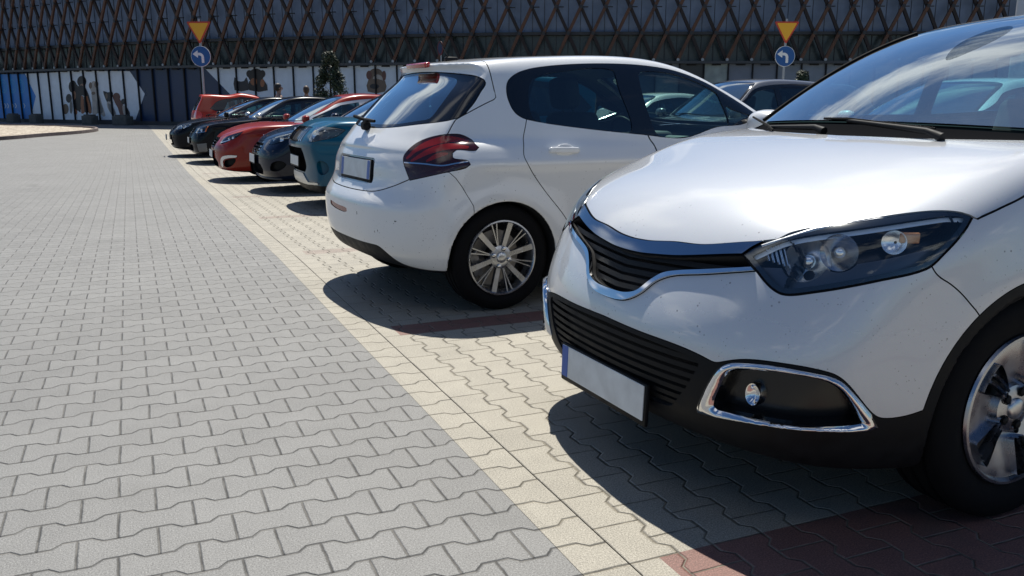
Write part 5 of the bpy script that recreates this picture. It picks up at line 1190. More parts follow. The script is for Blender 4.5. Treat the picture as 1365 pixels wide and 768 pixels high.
    # door handles
    for sg in (1, -1):
        for hx in (.385, 1.55):
            o = empty('door_handle', (hx, sg*.872, .916-.012*(hx > 1)), 0, root)
            def Fh(X, Y, Z): return smax(smax(np.abs(X)-.104+(Z*Z*20), np.abs(Z+.03*X)-.0165, .012), np.abs(Y+X*X*1.2-.020)-.010, .012)
            tri_obj('handle_grip', iso_mesh(Fh, (-.12, -.05, -.04), (.12, .05, .04), .006), Wp, o)
            def Fb(X, Y, Z): return np.sqrt((X/.066)**2+(Z/.036)**2+(Y/.007)**2)*.01-.01
            tri_obj('handle_cup', iso_mesh(Fb, (-.1, -.03, -.05), (.1, .03, .05), .006), Wp, o)
            for c in o.children:
                if sg < 0: c.rotation_euler = (0, 0, 0); c.scale = (1, -1, 1)
            o.children[1].location = (.0, -sg*.010, 0)
    # brake light on the spoiler, aerial, rear wiper, plate
    bl = smooth_poly([(-.01, 1.386, 1), (.148, 1.386, 1), (.152, 1.396), (.148, 1.412, 1), (-.01, 1.417, 1)], 3)
    sp_ = S.M; 
    bm = bmesh.new(); add_box(bm, (-.150, 0, 1.408), (.04, .30, .030), Matrix.Rotation(R(-14), 3, 'Y'), .008, 3); bm_obj('high_brake_light', bm, mat('brake_red', (.55, .03, .015), .12, coat=1), root, 50)
    o = empty('aerial', (.03, -.08, 1.437), 0, root)
    bm = bmesh.new(); add_box(bm, (.01, 0, .010), (.09, .035, .03), bevel=.012, seg=3); bm_obj('aerial_base', bm, BLK, o, 50)
    bm = bmesh.new(); add_tube(bm, [(0, 0, .015), (-.06, 0, .11), (-.155, 0, .26)], [.0045, .003, .002], 6); bm_obj('aerial_mast', bm, BLK, o)
    w = empty('rear_wiper', (-.485, .02, 1.045), 0, root)
    bm = bmesh.new(); add_box(bm, (-.012, 0, 0), (.05, .075, .055), bevel=.018, seg=3); add_tube(bm, [(-.02, 0, .01), (-.03, -.06, .035), (-.01, -.15, .03)], [.016, .014, .009], 8); bm_obj('wiper_arm', bm, BLK, w, 50)
    bm = bmesh.new(); add_box(bm, (-.028, .03, .042), (.022, .26, .02), Matrix.Rotation(R(6), 3, 'X'), .007); bm_obj('wiper_blade', bm, RUB, w, 50)
    plate(root, -.578, .795, -1, both_blue=True, tilt=R(-6))
    # mirrors, wheels, cabin
    for sg in (1, -1): side_mirror(root, 1.93, sg*.80, 1.04, Wp)
    for (ax, az, r) in H_AR:
        for sg in (1, -1): wheel(root, (ax, sg*(.832-.0975), .31), sg, .31, .195, .222, 'split12', .012, rot=.25)
    cuts = [dlo, wsf, rgf]
    lining(S, root, cuts, .75)
    cabin(root, -.1, 2.3, .72, .58, .93, 1, 1.1, .35, 2.0)
    bm = bmesh.new(); add_box(bm, (-.10, 0, .93), (.55, 1.2, .03), bevel=.01); bm_obj('parcel_shelf', bm, CLOTH, root)
    finish(S, root, Wp)
    return root
# ------------------------------------------------------------------ white crossover, nose towards the road
def build_cross():
    Wp = paint('pearl_paint', (.62, .64, .67), metal=.14, rough=.26, dirt=.14, flake=.12)
    root = empty('parked_car', (1.0828, 3.1473, 0), PSI+PI+.03)
    tag(root, 'pearl white crossover with swept headlamps and chrome ringed fog lamp, nearest car', 'car', 'cars parked in the row')
    S = Shell(body_fn(CROSS), (-3.5, -1.05, .1), (1.0, 1.05, 1.75), .0165)
    S.fine(lambda c: (c[:, 0] > .30) & (c[:, 2] > .27) & (c[:, 2] < .95))
    S.fine(lambda c: (c[:, 0] > .62) & (c[:, 2] > .30) & (c[:, 2] < .86) & (np.abs(c[:, 1]) < .62) | (c[:, 0] > .44) & (c[:, 2] > .29) & (c[:, 2] < .54) & (np.abs(c[:, 1]) > .4))
    # windscreen
    ws = smooth_poly([(-.1, 1.06, 1), (.5, 1.06), (.74, 1.08, 1), (.755, 1.11, 1), (.715, 1.24), (.655, 1.36), (.575, 1.475), (.52, 1.505), (.25, 1.53), (-.1, 1.535, 1)], 5)
    wsf = inside(ws, front, lambda V: -1.35-V[:, 0], lambda V: V[:, 0]+.25+.25*V[:, 1]**2); M = S.take(wsf, .005)
    a, b = split(M, poly_sdf(ws, front(M.V))+.022)
    sens = smooth_poly([(-.62, -.0), (-.70, .055), (-.80, .075), (-.90, .05), (-.94, 0), (-.90, -.05), (-.80, -.075), (-.70, -.055)], 5)
    c, a = split(a, poly_sdf(sens, a.V[:, :2]))
    tri_obj('windscreen', a, glassmat('windscreen_glass', (.45, .90, .98), 2.7, dust=.03), root); tri_obj('windscreen_border', b, GLOSSBLK, root)
    for sg in (1, -1):
        e = np.abs(poly_sdf(ws, front(b.V))) < .006; e &= (b.V[:, 1]*sg > .54) & (b.V[:, 2] < 1.50); q = b.V[e]; q = q[q[:, 2].argsort()]
        k = np.array_split(np.arange(len(q)), 16); ps = [tuple(q[i].mean(0)+np.array([.002, sg*.004, .003])) for i in k if len(i)]
        bm = bmesh.new(); add_tube(bm, ps, .0085, 8); bm_obj('screen_seal', bm, RUB, root, 60); tri_obj('sensor_patch', c, glassmat('sensor_glass', (.06, .16, .26), 2.3), root)
    # bonnet and scuttle
    hp = smooth_poly([(.752, -.1, 1), (.752, 0), (.748, .089), (.735, .19), (.715, .325), (.665, .47), (.632, .535, 1), (.600, .555), (.479, .675), (.311, .792), (.240, .842, 1), (.165, .846), (.06, .845), (-.2, .815), (-.36, .775, 1), (-.24, .6), (-.14, .35), (-.10, 0), (-.10, -.1, 1)], 6)
    M = S.take(inside(hp, topv, lambda V: .70-V[:, 2]), .006)
    tri_obj('bonnet', solid(M, -.02, 0), Wp, root)
    cw = np.array([(.05, -.1), (.05, .75), (-.10, .80), (-.36, .785), (-.50, .79), (-.42, .5), (-.40, .1), (-.40, -.1)])
    M = S.take(inside(cw, topv, lambda V: .95-V[:, 2])); tri_obj('scuttle_panel', M.off(-.012), MATTE, root)
    # side glass
    dl = smooth_poly([(-.42, 1.10, 1), (-.62, 1.245), (-.85, 1.375), (-1.05, 1.44), (-1.5, 1.475), (-2.1, 1.46), (-2.6, 1.39), (-2.85, 1.28, 1), (-2.80, 1.20), (-2.3, 1.135), (-1.5, 1.10), (-.8, 1.085)], 6)
    dlf = inside(dl, side, poly_wall(.55)); M = S.take(dlf, .004)
    for q in ([(-.70, 1.13), (-.72, 1.25), (-.88, 1.345), (-1.05, 1.41), (-1.40, 1.445), (-1.42, 1.13)], [(-1.52, 1.13), (-1.50, 1.445), (-2.0, 1.435), (-2.28, 1.40), (-2.32, 1.16)]):
        a, M = split(M, poly_sdf(np.array(q), side(M.V)))
        for h in halves(a): tri_obj('side_window', h.off(-.003), WINT, root)
    for h in halves(M): tri_obj('window_surround', solid(h, -.01, .001), GLOSSBLK, root)
    # headlamps
    lp = pts(OX['lamp'], diagf, 5, keep=(0, 6, 14)); lf = inside(lp, diagf, poly_wall(.3), lambda V: .1-V[:, 0])
    M = S.take(lf, .007)
    for sg, h in zip((1, -1), halves(M)):
        lo = empty('headlamp', (0, 0, 0), 0, root)
        tri_obj('lamp_cover', h.off(.002), LENS, lo)
        q = diagf(h.V); e, inner = poly_sdf(lp, q)+.016, 0
        rim_, mid = split(h, -e); tri_obj('lamp_border', rim_.off(-.001), GLOSSBLK, lo)
        tri_obj('lamp_housing', tray(h, .075), mat('lamp_housing', (.022, .024, .028), .25, .5), lo)
        def refl(c, r, dep, nrm, mt, nm, bulb=True):
            bm = bmesh.new(); rot = Vector(nrm).to_track_quat('Y', 'Z').to_matrix()
            pr = [(r*t, -dep*(1-t*t)) for t in (1, .9, .75, .6, .45, .3, .12)]
            add_lathe(bm, pr, 28)
            bmesh.ops.transform(bm, matrix=Matrix.Translation(Vector(c)) @ rot.to_4x4(), verts=bm.verts); bmesh.ops.recalc_face_normals(bm, faces=bm.faces)
            bm_obj(nm, bm, mt, lo, 60)
            if bulb:
                bm = bmesh.new(); rot4 = rot.to_4x4(); bmesh.ops.create_uvsphere(bm, u_segments=16, v_segments=10, radius=r*.30)
                bmesh.ops.transform(bm, matrix=Matrix.Translation(Vector(c)-Vector(nrm).normalized()*dep*.35), verts=bm.verts); bm_obj('bulb', bm, REFL, lo, 180)
        n = (.82, .5*sg, .12)
        refl((.588, sg*.608, .768), .064, .022, n, REFL, 'reflector')
        refl((.545, sg*.675, .800), .050, .028, n, mat('dark_reflector', (.35, .36, .40), .12, .95), 'projector')
        refl((.435, sg*.755, .832), .032, .018, n, REFL, 'indicator', False)
        bm = bmesh.new()
        for k in range(5): add_box(bm, (.655-.008*k, sg*(.520+.011*k), .785-.002*k), (.004, .005, .05+.004*k), Matrix.Rotation(sg*R(25), 3, 'X'))
        bm_obj('lamp_fins', bm, REFL, lo)
        zq = h.V[:, 2]-(.775+.22*(.62-h.V[:, 0])); bz, _ = split(h, np.maximum(zq, -(poly_sdf(lp, diagf(h.V))*-1-.012)))
        for cc, rr in (((.592, sg*.605, .768), .066), ((.545, sg*.675, .800), .056), ((.435, sg*.755, .832), .036)):
            _, bz = split(bz, np.linalg.norm((bz.V-bz.N*.03)-np.array(cc), axis=1)-rr)
        tri_obj('lamp_bezel', merge(bz.off(-.034), skirt(bz, -.034, -.07)), mat('bezel_grey', (.10, .105, .12), .3, .7), lo)
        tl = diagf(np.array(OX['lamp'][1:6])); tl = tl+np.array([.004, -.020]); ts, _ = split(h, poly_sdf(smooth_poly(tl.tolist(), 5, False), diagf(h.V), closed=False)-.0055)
        tri_obj('sky_glint_strip', ts.off(-.010), mat('pale_strip', (.75, .80, .85), .25, coat=1), lo)  # pale strip imitating the sky's reflection along the top of the lens
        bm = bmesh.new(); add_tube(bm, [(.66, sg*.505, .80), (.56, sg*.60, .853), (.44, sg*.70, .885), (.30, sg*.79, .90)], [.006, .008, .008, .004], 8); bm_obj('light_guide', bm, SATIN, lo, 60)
        bm = bmesh.new(); add_box(bm, (.40, sg*.772, .845), (.05, .02, .03), Matrix.Rotation(-sg*R(40), 3, 'Z'), .005); bm_obj('indicator_bulb', bm, mat('indicator_tint', (.45, .2, .08), .2, coat=1), lo, 50)
    # chrome V and grille
    bar = smooth_poly([(-.1, .768, 1), (.1, .769), (.19, .782), (.325, .793), (.50, .822, 1), (.56, .81, 1), (.535, .778, 1), (.465, .772), (.254, .738), (.152, .727), (.06, .720), (-.1, .719, 1)], 5)
    ff = lambda V: .45-V[:, 0]
    M = S.take(inside(bar, front, ff), .004); tri_obj('grille_bar', solid(M, -.02, .006), mat('dark_chrome', (.30, .34, .40), .10, 1), root)
    vo = smooth_poly([(-.1, .570, 1), (.05, .571), (.11, .582), (.165, .612), (.21, .655), (.27, .682), (.38, .704), (.535, .737, 1), (.535, .748, 1), (.38, .718), (.285, .700), (.225, .683), (.185, .655), (.145, .618), (.10, .603), (.05, .598), (-.1, .598, 1)], 5)
    M = S.take(inside(vo, front, ff), .002); tri_obj('grille_chrome', solid(M, -.02, .010), CHROME, root)
    go = np.array([(-.1, .725), (.2, .735), (.5, .78), (.56, .79), (.54, .74), (.37, .71), (.28, .69), (.2, .655), (.14, .61), (.05, .59), (-.1, .59)])
    gf = inside(go, front, ff)
    M = S.take(gf)
    def slats(M, name, levels, w, slope, mt, dep=.018):
        for zc in levels:
            zz_ = M.V[:, 2]-slope*np.abs(M.V[:, 1])-zc
            a, _ = split(M, np.abs(zz_)-w)
            if len(a.T): tri_objs(name, solid(a, -dep-.03, -dep), mt, root)
    tri_obj('grille_backing', tray(M, .07, -.005), VOIDM, root)
    slats(M, 'grille_slat', (.618, .642, .666, .690, .714), .0075, .05, BLK)
    # bumper / lower cladding
    tz = spline([(-.8, .51), (-.62, .51), (-.45, .505), (-.29, .497), (-.235, .486), (-.209, .482), (-.19, .488), (-.151, .502), (-.05, .514), (.077, .505), (.122, .487), (.16, .447), (.19, .408), (.215, .382), (.25, .374), (.30, .382), (.34, .395), (.6, .40), (3.5, .36)])
    def arch(V): return np.minimum(*[np.sqrt((V[:, 0]-ax)**2+(V[:, 2]-az)**2)-.392 for ax, az, r in X_AR])
    def cladf(V):
        t = (np.abs(V[:, 1])-V[:, 0])*.7071
        zt = np.where(V[:, 0] > -2.9, tz(t), .45)
        return np.maximum(np.minimum(V[:, 2]-zt, arch(V)), V[:, 2]-.9)
    wells(S, root, X_AR)
    fo = pts(OX['fog_out'], diagf, 6, keep=(9, 10)); fi = pts(OX['fog_in'], diagf, 6, keep=(8, 12))
    M = S.take(inside(fo, diagf, ff, poly_wall(.3)), .0)
    for h in halves(M):
        sg = 1 if h.V[:, 1].mean() > 0 else -1
        fg = empty('fog_lamp', (0, 0, 0), 0, root)
        a, rg_ = split(h, poly_sdf(fi, diagf(h.V)))
        q = diagf(rg_.V); din = poly_sdf(fi, q); dout = -poly_sdf(fo, q); u = np.clip(din/(din+dout+1e-6), 0, 1)
        prof = .004+.013*np.sin(PI*np.clip(u, 0, 1))
        tri_obj('chrome_ring', merge(renorm(rg_.off(prof)), skirt(rg_, .004, -.02)), CHROME, fg)
        # smooth the ring normals over its swell
        tri_obj('lamp_pocket', tray(a, .055, .002), mat('fog_pocket', (.008, .008, .009), .25), fg)
        bm = bmesh.new(); nrm = Vector((.93, .30*sg, .05)); rot = nrm.to_track_quat('Y', 'Z').to_matrix()
        rg2 = add_lathe(bm, [(.034, -.03), (.034, 0), (.031, .006), (.026, .004), (.018, -.004), (.006, -.010)], 24); bm.faces.new(rg2[-1])
        bmesh.ops.transform(bm, matrix=Matrix.Translation((.735, sg*.592, .405)) @ rot.to_4x4() @ Matrix.Diagonal((.72, 1, 1, 1)), verts=bm.verts); bmesh.ops.recalc_face_normals(bm, faces=bm.faces)
        bm_obj('lamp_bowl', bm, CHROME, fg, 60)
    M = S.take(cladf, .003)
    lg = smooth_poly([(-.1, .495, 1), (.22, .490), (.40, .482), (.455, .470), (.435, .42), (.40, .365), (.33, .30), (-.1, .295, 1)], 5)
    a, M = split(M, np.maximum(poly_sdf(lg, front(M.V)), ff(M.V)))
    tri_obj('lower_grille_backing', tray(a, .06, 0), VOIDM, root); slats(a, 'lower_grille_slat', (.472, .446, .420, .394, .368, .342, .318), .0075, .0, BLK, .006)
    tri_obj('lower_cladding', M, BLK, root)
    bp = smooth_poly([(.42, 1.3, 1), (.40, .80, 1), (.375, .757), (.333, .729), (.302, .704), (.274, .675), (.241, .638), (.2, .55, 1), (.2, 0, 1), (1.3, 0, 1), (1.3, 1.3, 1)], 4)
    tri_obj('front_bumper', S.take(inside(bp, side), .004), Wp, root)
    fd = smooth_poly([(-.42, 1.15, 1), (-.36, 1.0), (-.38, .6), (-.42, .30, 1), (-1.44, .30, 1), (-1.45, .7), (-1.46, 1.15, 1)], 5)
    for h in halves(S.take(inside(fd, side, poly_wall(.55)), .005)): tri_obj('front_door', h, Wp, root)
    rd = smooth_poly([(-1.46, 1.15, 1), (-1.45, .7), (-1.44, .30, 1), (-2.15, .30, 1), (-2.25, .52), (-2.38, .75), (-2.42, 1.0), (-2.40, 1.16, 1)], 5)
    for h in halves(S.take(inside(rd, side, poly_wall(.55)), .005)): tri_obj('rear_door', h, Wp, root)
    rw = smooth_poly([(-.1, 1.05, 1), (.6, 1.07), (.62, 1.2), (.55, 1.42), (-.1, 1.46, 1)], 5); rwf = inside(rw, front, lambda V: V[:, 0]+2.8)
    tri_obj('rear_window', S.take(rwf, .004), WIND, root)
    tl = np.array([(-2.0, .75), (-1.9, .98), (-1.62, .95), (-1.66, .8)])
    for h in halves(S.take(inside(tl, diagr), .004)): tri_obj('tail_lamp', h, REDL, root)
    plate(root, .870, .290, 1, tilt=R(-2))
    for sg in (1, -1):
        side_mirror(root, -.56, sg*.83, 1.07, Wp, s=.80)
        for ax in (0, -2.606): wheel(root, (ax, sg*(.868-.1025), .335), sg, .335, .205, .226, 'five', .010, rot=-.12)
        for hx in (-1.25, -2.2):
            bm = bmesh.new(); add_box(bm, (hx, sg*.895, .93), (.2, .03, .03), bevel=.012); bm_obj('door_handle', bm, Wp, root, 50)
    # wipers lie on the scuttle; pivot, elbow, tip
    wiper(root, (-.12, .42, 1.082), (-.17, -.03, 1.126), (-.18, .34, 1.108), .008)
    wiper(root, (-.13, -.10, 1.086), (-.16, -.44, 1.092), (-.25, -.64, 1.128), .007)
    lining(S, root, [dlf, wsf, rwf], .95, -.045)
    cabin(root, -2.9, -.3, .72, .66, 1.02, 1, -1.45, -2.2, -.62)
    bm = bmesh.new(); add_box(bm, (-.86, 0, 1.395), (.02, .24, .07), Matrix.Rotation(R(12), 3, 'Y'), .02, 3); add_tube(bm, [(-.84, 0, 1.42), (-.87, 0, 1.39)], .012, 6); bm_obj('rear_view_mirror', bm, BLK, root, 50)
    finish(S, root, Wp)
    return root
# ------------------------------------------------------------------ the other parked cars (origin: front axle)
def car_shape(fo, wb, ro, W2, Ht, zn, zc, xw=-.42, xh=-1.25, hood_mid=.0, sedan=False, nose_round=.3, belt=.93, upright=False, kn=.12, steep=0.0):
    """proportions of an everyday car -> shape table for body_fn"""
    xr = -(wb+ro); zt = belt+.06
    top = [(xr-.1, zt-.02), (xr+.5, zt+.02), (xw-.5, zt+.05), (xw, zc), (xw*.3+.12, zc-.035+hood_mid), (fo*.42, (zc*.42+zn*.58)+.03+hood_mid), (fo*.75, zn+.035), (fo*.93, zn-.05), (fo+.1, zn-.22)]
    roof = [(xr-.5, Ht-.9), (xr-.05, zt-.05), (xr+.28, Ht-.20), (xr+.75, Ht-.055), (-wb*.75, Ht-.01), (xh-.55, Ht), (xh-.15, Ht-.02), (xh+.12, Ht-.085), ((xw+xh)/2, (zc+Ht)/2+.02), (xw+.05, zc-.01), (xw+.6, zc-.42)]
    if sedan: roof[1:4] = [(xr+.15, zt-.12), (xr+.95, Ht-.20), (xr+1.35, Ht-.06)]
    ex = {}
    if upright:
        roof[0:4] = [(xr-.6, Ht-.07), (xr, Ht-.045), (xr+.6, Ht-.02)]
        ex = dict(hatch=(.08, .10), kh=.05, hatch_s=spline([(.8, xr+.02), (.95, xr+.04), (1.1, xr+.09), (1.3, xr+.20), (Ht-.1, xr+.28), (Ht, xr+.31), (Ht+.1, xr+.34)]))
    nose = [(.1, fo-.14), (.22, fo-.06), (.35, fo-.008), (.5, fo), (.62, fo-.03+steep), (zn-.08, fo-.085+steep), (zn+.03, fo-.17), (zn+.3, fo-.6)]
    return dict(top=top, nose=nose, tail=[(.1, xr+.14), (.3, xr+.02), (.5, xr), (.7, xr+.02), (.95, xr+.07), (1.2, xr+.2)],
        side=[(.1, W2-.08), (.3, W2-.015), (.5, W2), (.7, W2), (.85, W2-.012), (belt+.02, W2-.045), (1.1, W2-.09), (1.3, W2-.14)],
        taper=[(xr, -.09), (xr+.6, -.02), (-wb*.5, 0), (-.2, 0), (.1, -.01), (fo*.5, -.06), (fo, -.17)],
        bot=[(xr, .34), (-wb, .2), (-1, .17), (.3, .17), (fo, .21)], roof=roof,
        cab=[(.85, W2-.055), (1.0, W2-.075), (1.15, W2-.14), (Ht-.15, W2-.265), (Ht, W2-.36), (Ht+.1, W2-.45)],
        nd=(.12, nose_round+.05, 4), td=(.09, .3, 4), ks=.10, kn=kn, kt=.16, wrap=.26, wdir=lambda x: sstep(-1.9, -.9, x)-.5*sstep(xr+1.2, xr+.4, x), cbot=.86,
        crown=lambda x, a: .065*a*a, rcrown=.075, kc=.09, kcb=.035, cabx=lambda x: -.04*sstep(xr+.6, xr, x)-.02*sstep(-1, -.2, x),
        side_extra=lambda x, a, z: arch_flare([(0, .31, .335), (-wb, .31, .335)], .012)(x, a, z)+.008*np.exp(-((z-.80-.02*x/2)/.03)**2), arches=[(0, .31, .335), (-wb, .31, .335)], **ex)
def far_car(a, b, label, p, name='parked_car', heading=0, cat='car', group='cars parked in the row'):
    """a, b: where the middle of the nose (or tail) stands; p: paint and details"""
    c = car_shape(**p['shape']); fo, wb, ro = p['shape']['fo'], p['shape']['wb'], p['shape']['ro']; zn = p['shape']['zn']; zc = p['shape']['zc']; Ht = p['shape']['Ht']
    xr = -(wb+ro); W2 = p['shape']['W2']; yaw = PSI+(0 if heading else PI)+p.get('yaw', 0)
    off = fo if not heading else -xr
    x, y, _ = AB(a, b); z = G(b); dx = Vector((math.cos(PSI), math.sin(PSI)))*off
    root = empty(name, (x+dx.x, y+dx.y, z), yaw); tag(root, label, cat, group)
    S = Shell(body_fn(c), (xr-.15, -1.05, .1), (fo+.12, 1.05, Ht+.12), .032); pm = p['paint']
    if not heading:
        S.fine(lambda q: (q[:, 0] > .25) & (q[:, 2] < 1.0)); S.fine(lambda q: (q[:, 0] > fo-.30) & (q[:, 2] < 1.0) & (np.abs(q[:, 1]) < .6))
    wells(S, root, c['arches']); xw = p['shape'].get('xw', -.42); xh = p['shape'].get('xh', -1.25); belt = p['shape'].get('belt', .93)
    ws = smooth_poly([(-.1, zc-.01, 1), (.5, zc-.01), (W2-.165, zc+.0, 1), (W2-.17, zc+.05), (W2-.30, Ht-.14), (W2-.37, Ht-.075), (.25, Ht-.05), (-.1, Ht-.045, 1)], 4)
    wsf = inside(ws, front, lambda V: (xh-.30)-V[:, 0]); M = S.take(wsf); a_, b_ = split(M, poly_sdf(ws, front(M.V))+.03)
    tri_obj('windscreen', a_, p.get('glass', glassmat('windscreen_far', (.20, .30, .33), 2.1)), root); tri_obj('windscreen_border', b_, GLOSSBLK, root)
    sed = p['shape'].get('sedan'); xe = xr+(.95 if sed else .55)
    dl = smooth_poly([(xw-.02, zc-.02, 1), ((xw+xh)/2-.12, (zc+Ht)/2-.05), (xh+.05, Ht-.165), (xh-.5, Ht-.095), (xe+.75, Ht-.11), (xe+.2, Ht-.20), (xe-.05, belt+.17, 1), (xe+.1, belt+.10), (-wb*.6, belt+.055), (xw-.5, belt+.035)], 4)
    dlf = inside(dl, side, poly_wall(.5)); M = S.take(dlf, .006)
    for q in ([(xw-.28, belt+.06), (xw-.30, zc+.06), (xh+.02, Ht-.20), (xh-.30, Ht-.15), (xh-.32, belt+.07)], [(xh-.42, belt+.07), (xh-.40, Ht-.145), (xe+.85, Ht-.15), (xe+.45, Ht-.22), (xe+.32, belt+.13)]):
        g, M = split(M, poly_sdf(np.array(q), side(M.V)))
        for h in halves(g): tri_obj('side_window', h.off(-.004), WINT if q[0][0] > -1 else WIND, root)
    for h in halves(M): tri_obj('window_surround', solid(h, -.01, .002), p.get('dlo_trim', GLOSSBLK), root)
    rw = smooth_poly([(-.1, belt+.12, 1), (W2-.22, belt+.13), (W2-.26, 1.2), (W2-.36, Ht-.12), (-.1, Ht-.09, 1)], 4); rwf = inside(rw, front, lambda V: V[:, 0]-(xr+1.15)+(.0 if sed else .35))
    M = S.take(rwf); tri_obj('rear_window', M, WIND, root)
    hp = smooth_poly([(fo*.86, -.1, 1), (fo*.86, .2), (fo*.76, .45), (fo*.58, W2-.26, 1), (fo*.2, W2-.145), (xw*.7, W2-.12), (xw+.02, W2-.13, 1), (xw+.10, .5), (xw+.22, 0), (xw+.22, -.1, 1)], 4)
    tri_obj('bonnet', S.take(inside(hp, topv, lambda V: zn-.12-V[:, 2]), .008), pm, root)
    ff = lambda V: .3-V[:, 0]
    def refl(par, cpos, r, sg, m=REFL):
        bm = bmesh.new(); n = Vector((.85, .45*sg, .1)); rot = n.to_track_quat('Y', 'Z').to_matrix(); add_lathe(bm, [(r*t, -.03*(1-t*t)) for t in (1, .8, .5, .15)], 14)
        bmesh.ops.transform(bm, matrix=Matrix.Translation(Vector(cpos)) @ rot.to_4x4(), verts=bm.verts); bmesh.ops.recalc_face_normals(bm, faces=bm.faces); bm_obj('reflector', bm, m, par, 60)
    pass
    lpoly = smooth_poly(p['lamp'], 4); M = S.take(inside(lpoly, diagf, ff, poly_wall(.3)), .006)
    for h in halves(M):
        sg = 1 if h.V[:, 1].mean() > 0 else -1; lo = empty('headlamp', (0, 0, 0), 0, root); c0 = h.V.mean(0)
        tri_obj('lamp_cover', h.off(.002), LENS, lo); tri_obj('lamp_housing', tray(h, .05), p.get('housing', mat('lamp_housing', (.05, .053, .06), .22, .6)), lo)
        for (t, dz, r) in p.get('bulbs', ((-.10, 0, .045), (.03, .01, .04))):
            # along the lamp: pick the surface point nearest to that t
            q = diagf(h.V); tm = (lpoly[:, 0].min()+lpoly[:, 0].max())/2+t; zm = (lpoly[:, 1].min()+lpoly[:, 1].max())/2+dz
            k = ((q-np.array([tm, zm]))**2).sum(1).argmin(); P_ = h.V[k]-h.N[k]*.018; refl(lo, P_, r, sg)
        if 'amber' in p: 
            am, _ = split(h, poly_sdf(np.array(p['amber']), diagf(h.V))); tri_obj('side_marker', am.off(.004), AMBER, lo)
        if 'drl' in p:
            L = smooth_poly(p['drl'], 4, False); am, _ = split(h, poly_sdf(L, diagf(h.V), closed=False)-.007); tri_obj('light_strip', am.off(.004), p.get('drlm', REFL), lo)
    for (nm, poly, pj, how, m, arg) in p['front']:
        pl = smooth_poly(poly, 4); M = S.take(inside(pl, {'f': front, 'd': diagf}[pj], ff), .003 if how != 'flat' else 0)
        if not len(M.T): continue
        parts_ = halves(M) if pj == 'd' else [M]
        for h in parts_:
            if how == 'tray': tri_obj(nm, tray(h, .05, .002), m, root)
            elif how == 'solid': tri_obj(nm, solid(h, -.02, arg), m, root)
            elif how == 'slats':
                g = empty(nm, (0, 0, 0), 0, root); tri_obj('backing', tray(h, .05, .002), VOIDM, g)
                lv, w, sl, mt2, vert = arg
                co = np.abs(h.V[:, 1]) if vert else h.V[:, 2]-sl*np.abs(h.V[:, 1])
                for q in lv:
                    s_, _ = split(h, np.abs(co-q)-w)
                    if len(s_.T): tri_objs('slat', solid(s_, -.03, -.004), mt2, g)
            else: tri_obj(nm, h.off(.003), m, root)
    zl = p.get('zclad', .26); t0 = lambda V: V[:, 2]-(zl+p.get('cladrise', 0)*sstep(.3, .0, V[:, 0]))
    tri_obj('lower_lip', S.take(t0), BLK, root)
    fdp = [(xw-.02, 1.0), (xw-.0, .6), (xw-.05, .3), (xh-.36, .3), (xh-.38, 1.0)]; rdp = [(xh-.38, 1.02), (xh-.36, .3), (-wb+.5, .3), (-wb+.38, .55), (-wb+.20, .75), (-wb+.18, 1.04)]
    for nm, q in (('front_door', fdp), ('rear_door', rdp)):
        for h in halves(S.take(inside(smooth_poly([(*k, 1) for k in q], 3), side, poly_wall(.5)), .007)): tri_obj(nm, h, pm, root)
    tlp = p.get('tail_lamp', [((W2+xr)*.7071-.10, .78), ((W2+xr)*.7071-.06, .98), ((W2+xr)*.7071+.15, .99), ((W2+xr)*.7071+.08, .80)])
    for h in halves(S.take(inside(smooth_poly(tlp, 4), diagr, poly_wall(.3), lambda V: V[:, 0]-(xr+.8)), .006)): tri_obj('tail_lamp', h.off(.004), p.get('tail_mat', REDL), root)
    zp = p.get('zp', .45)
    if not heading: plate(root, p.get('xp', fo+.005), zp, 1, tilt=R(-3), blue=p.get('pblue', False))
    else: plate(root, xr-.01, .55, -1)
    for sg in (1, -1):
        side_mirror(root, xw-.16, sg*(W2-.03), zc+.02, p.get('mirror', pm), s=.86)
        for ax in (0, -wb): wheel(root, (ax, sg*(W2-.03-.1), .31), sg, .31, .2, .215, p.get('wheel', 'ten'), .02, rot=a+b)
    lining(S, root, [wsf, dlf, rwf], .80)
    cabin(root, xr+.4, xw, W2-.15, .58, .93, 1, xh-.25, -wb+.35, xw-.20)
    wiper(root, (xw+.20, .1, zc-.0), (xw+.16, .2, zc+.03), (xw+.02, .62, zc+.01)); wiper(root, (xw+.2, -.5, zc-.01), (xw+.16, -.4, zc+.03), (xw+.13, .05, zc+.035))
    finish(S, root, pm)
    return root
